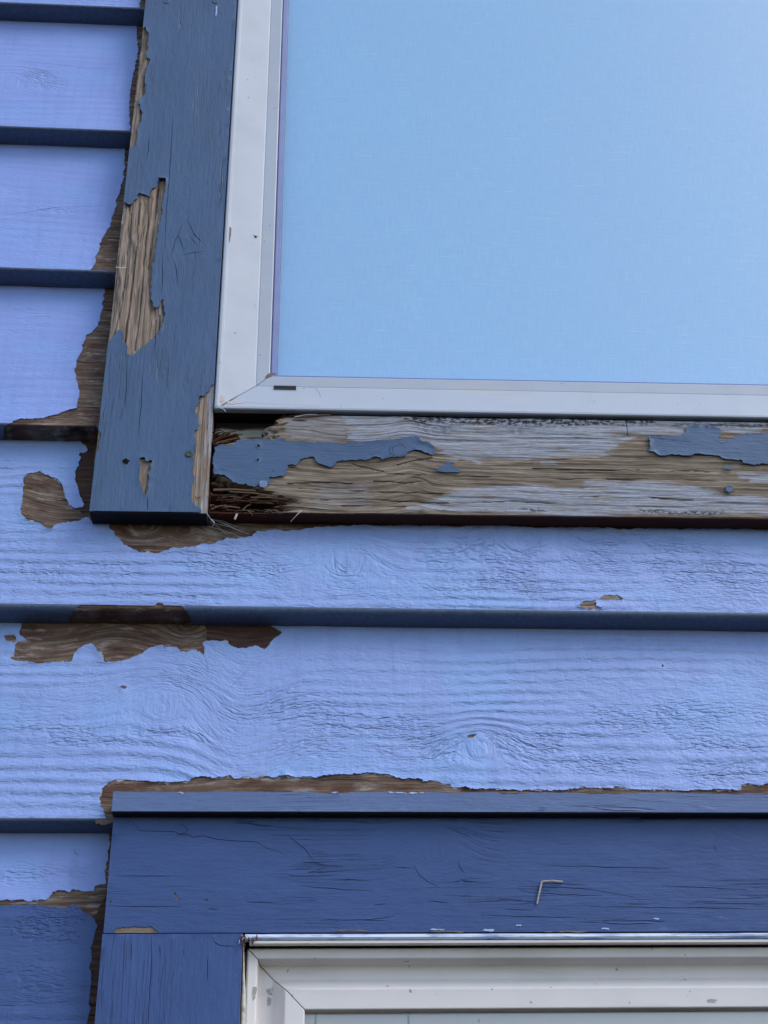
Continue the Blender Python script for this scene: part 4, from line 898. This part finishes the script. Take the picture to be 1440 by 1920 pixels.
hd = empty('head_trim', (.4, 0, LZ1), 'navy blue horizontal head trim board with fine cracks above the lower window', 'trim board', 'slate and navy trim boards around the windows')
HZ0, HZ1 = LZ1 + .0004, CZ0 - .0006
v, f = boxv(CX0, CX1, .0, .03, HZ0, HZ1); mesh_obj('board', v, f, m_woodt, hd, uv=[(q[0], q[2]) for q in v])
phd = Plane((CX0, 0, HZ0), (CX1, 0, HZ0), (CX0, 0, HZ1)); HH = HZ1 - HZ0
gh = grainfn(knots=[(*phd.px(820, 1600), .016), (*phd.px(345, 1560), .007), (*phd.px(1330, 1570), .012)], seed=44, amp=.004)
hl = [[(225, 1543), (232, 1545), (245, 1540), (258, 1550), (264, 1558), (300, 1559), (328, 1560), (338, 1566), (352, 1565), (362, 1570), (380, 1567), (410, 1574), (440, 1577), (480, 1579), (500, 1590), (522, 1596), (540, 1606)], [(335, 1546), (345, 1549), (352, 1557), (346, 1562), (336, 1564), (327, 1572)],
      [(1010, 1624), (1060, 1624), (1100, 1624), (1148, 1627), (1152, 1626), (1200, 1627), (1260, 1629)], [(970, 1662), (1060, 1664), (1120, 1669), (1190, 1683)], [(975, 1672), (1050, 1677), (1130, 1680)], [(1320, 1694), (1380, 1695), (1440, 1695)], [(1290, 1702), (1400, 1704)], [(600, 1725), (680, 1725), (740, 1727)], [(680, 1750 - 25), (740, 1718)],
      [(200, 1699), (260, 1700), (340, 1700)], [(700, 1697), (724, 1695)], [(390, 1704), (410, 1705)], [(775, 1620), (785, 1640), (800, 1652), (825, 1665)], [(858, 1615), (862, 1627), (872, 1638)], [(535, 1563), (570, 1590), (590, 1618)], [(1318, 1584), (1324, 1592)], [(1338, 1583), (1343, 1596)], [(930, 1685), (1010, 1692)], [(945, 1705), (1000, 1706)], [(590, 1632), (612, 1628)], [(735, 1625), (775, 1628)], [(560, 1660), (640, 1668), (700, 1671)], [(800, 1690), (840, 1692)], [(1240, 1661), (1400, 1668)], [(1100, 1700), (1300, 1702)], [(900, 1716), (1100, 1722)], [(1020, 1655), (1100, 1660)], [(460, 1692), (520, 1693)], [(220, 1642), (330, 1643)], [(640, 1569 + 80), (700, 1652)]]
hl = [wiggle(Q(phd, L), .0004) for L in hl]
hh = [[(215, 1752), (214, 1745), (218, 1739), (240, 1737), (262, 1737), (285, 1739), (290, 1744), (296, 1746), (296, 1752)], [(328, 1668), (330, 1676), (337, 1684), (341, 1688), (330, 1688), (326, 1680)], [(383, 1687), (392, 1687), (390, 1690)], [(205, 1690), (210, 1690), (209, 1699), (204, 1698)]]
film('face_paint', hd, phd, rect(.0002, .47, -.0002, HH), [Q(phd, h) for h in hh] + [line_gap(L, .00045) for L in hl], m_trim2, grain=gh, curl=.0005, step=.0035)
film('face_paint', hd, phd, rect(.4705, CX1 - CX0, -.0002, HH), [], m_trim2, grain=gh, curl=0, step=.03)
ribbon('crack', hd, phd, hl, .0006, m_dark)
for x0_, x1_, y0_, y1_ in ((925, 963, 1525, 1531), (1163, 1198, 1526, 1534), (1066, 1074, 1526, 1533)):
    film('loose_flake', hd, phd, Q(phd, [(x0_, y0_), (x1_ + 3, y0_), (x1_, y1_), (x0_ + 4, y1_)]), [], m_cap, .0006, .0012, step=.003, base=.0016, rough=.0003)
for (x, y, w_, h_) in ((1230, 1723, 6, 1.5), (972, 1735, 6, 1.5), (915, 1744, 12, 2.5), (1135, 1742, 8, 2), (820, 1743, 14, 1.8), (836, 1747, 40, 1.2), (1050, 1747, 50, 1.2), (660, 1745, 30, 1.2)):
    film('pale_fleck', hd, phd, Q(phd, [(x - w_, y), (x - w_ / 2, y - h_), (x + w_, y - h_ / 2), (x + w_ * .8, y + h_)]), [], m_chipblue if w_ < 20 else m_woodt, .0003, 0, step=.002, base=.0006, rough=.0003)

st = empty('trim_board', ((CX0 + LX0) / 2, 0, LZ0), 'navy blue vertical trim board left of the lower window, butted under the head trim', 'trim board', 'slate and navy trim boards around the windows')
SZ1 = LZ1 - .0004
pst = Plane((LX0 - .0002, 0, SZ1), (LX0 - .0002, 0, LZ0), (CX0, 0, SZ1))
pst = Plane((LX0 - .0002, 0, LZ0), (LX0 - .0002, 0, SZ1), (CX0 - .0004, 0, LZ0)); SL = SZ1 - LZ0; SWd = LX0 - CX0 + .0002
v, f = boxv(CX0 - .0004, LX0 - .0002, 0, .03, LZ0, SZ1); mesh_obj('board', v, f, m_woodt, st, uv=[(q[2], q[0]) for q in v])
sl_ = [wiggle(Q(pst, L), .0004) for L in ([(285, 1756), (284, 1800), (281, 1850), (278, 1915)], [(246, 1765), (246, 1800)], [(300, 1770), (300, 1795)], [(398, 1753), (401, 1766), (412, 1772), (440, 1775)], [(390, 1790), (389, 1840)])]
film('face_paint', st, pst, rect(SL - .16, SL, .0002, SWd), [line_gap(L, .0005) for L in sl_], m_trim2, grain=grainfn(seed=48, amp=.003), curl=.0005, step=.0035)
film('face_paint', st, pst, rect(0, SL - .1605, .0002, SWd), [], m_trim2, curl=0, step=.03)
ribbon('crack', st, pst, sl_, .0007, m_dark)

def far_trim(x0, x1, z0, z1, mat, vert, name, lab):
    t = empty(name, ((x0 + x1) / 2, .01, z0), lab, 'trim board', 'slate and navy trim boards around the windows')
    v, f = boxv(x0, x1, .0, .03, z0, z1); mesh_obj('board', v, f, m_woodt, t, uv=[(q[0], q[2]) for q in v])
    pl = Plane((x1, 0, z0), (x1, 0, z1), (x0, 0, z0)) if vert else Plane((x0, 0, z0), (x1, 0, z0), (x0, 0, z1))
    a_, b_ = (z1 - z0, x1 - x0) if vert else (x1 - x0, z1 - z0)
    film('face_paint', t, pl, rect(.0002, a_ - .0002, .0002, b_ - .0002), [], mat, curl=0, step=.03)
far_trim(.986, 1.056, TB, 1.30, m_trim, True, 'trim_board', 'slate blue vertical trim board at the far right side of the upper window')
far_trim(TX0, 1.056, 1.3005, 1.39, m_trim, False, 'head_trim', 'slate blue horizontal trim board over the top of the upper window')
far_trim(LX1 + .0005, CX1, LZ0, SZ1, m_trim2, True, 'trim_board', 'navy blue vertical trim board at the far right side of the lower window')
far_trim(CX0, CX1, LZ0 - .0905, LZ0 - .0005, m_trim2, False, 'sill_board', 'navy blue horizontal sill board under the bottom of the lower window')
box('packing', (UX1 + .0005, .9855, .004, .03, UZ0, UZ1), m_vinyl, uw)

# ------------------------------------------------------------------ small loose things
sw = empty('dry_straw', tuple(phd.w(*phd.px(1014, 1655), .001)), 'bent pale straw stuck in an L shape to the navy head trim', 'straw')
A = lambda x, y, n: phd.w(*phd.px(x, y), n)
tube('stalk', [A(1006, 1696, .0015), A(1010, 1676, .0022), A(1015, 1655, .0020)], .0006, m_straw, sw, 6, .0007)
tube('stalk', [A(1015, 1655, .0020), A(1034, 1654, .0030), A(1054, 1655, .0020)], .0007, m_straw, sw, 6, .0006)
wb = empty('cobweb', tuple(P(400, 985, .004)), 'torn white cobweb threads under the foot of the side trim board', 'cobweb')
rs = random.Random(11)
for i in range(6):
    x = 396 + rs.uniform(-6, 20); y = 977 + rs.uniform(-4, 10)
    p0_ = P(x, y, .012); p2_ = P(x + rs.uniform(30, 68), y + rs.uniform(14, 28), .0135); mid_ = (p0_ + p2_) / 2 + np.array([0, -.003, -.0012 * rs.random()])
    tube('thread', [p0_, mid_, p2_], .00014, m_web, wb, 4)
tube('thread', [P(396, 974, .004), P(402, 980, .006), P(398, 988, .010)], .0007, m_web, wb, 5, .0002)
tube('thread', [P(388, 962, .001), P(396, 975, .006)], .0003, m_web, wb, 5)
g1 = empty('dry_grass_stem', tuple(P(555, 962, -.002)), 'thin dry grass stem poking from under the sill board', 'grass stem')
tube('stalk', [P(565, 958, .001), P(556, 966, -.004), P(545, 978, -.003)], .00035, m_straw, g1, 5, .0002)
g2 = empty('wood_sliver', tuple(P(440, 970, .002)), 'small pale wood sliver hanging under the rotten end of the sill', 'sliver')
tube('splinter', [P(444, 964, .004), P(440, 974, .003)], .0010, m_straw, g2, 6, .0007)
db = empty('leaf_debris', tuple(P(457, 1760, -.002)), 'reddish shredded debris caught at the top left corner of the lower window frame', 'debris')
for i in range(26):
    cx_, cy_ = (456, 1764) if i % 3 else (478, 1762)
    x = cx_ + rs.gauss(0, 4); y = cy_ + rs.gauss(0, 9 if i % 3 else 4)
    tube('fibre', [P(x, y, -.001), P(x + rs.uniform(-5, 5), y + rs.uniform(-9, 9), -.002 - rs.random() * .003)], rs.uniform(.0002, .0007), rs.choice([m_brickred, m_brickred, m_rust, m_web]), db, 4, .0001)
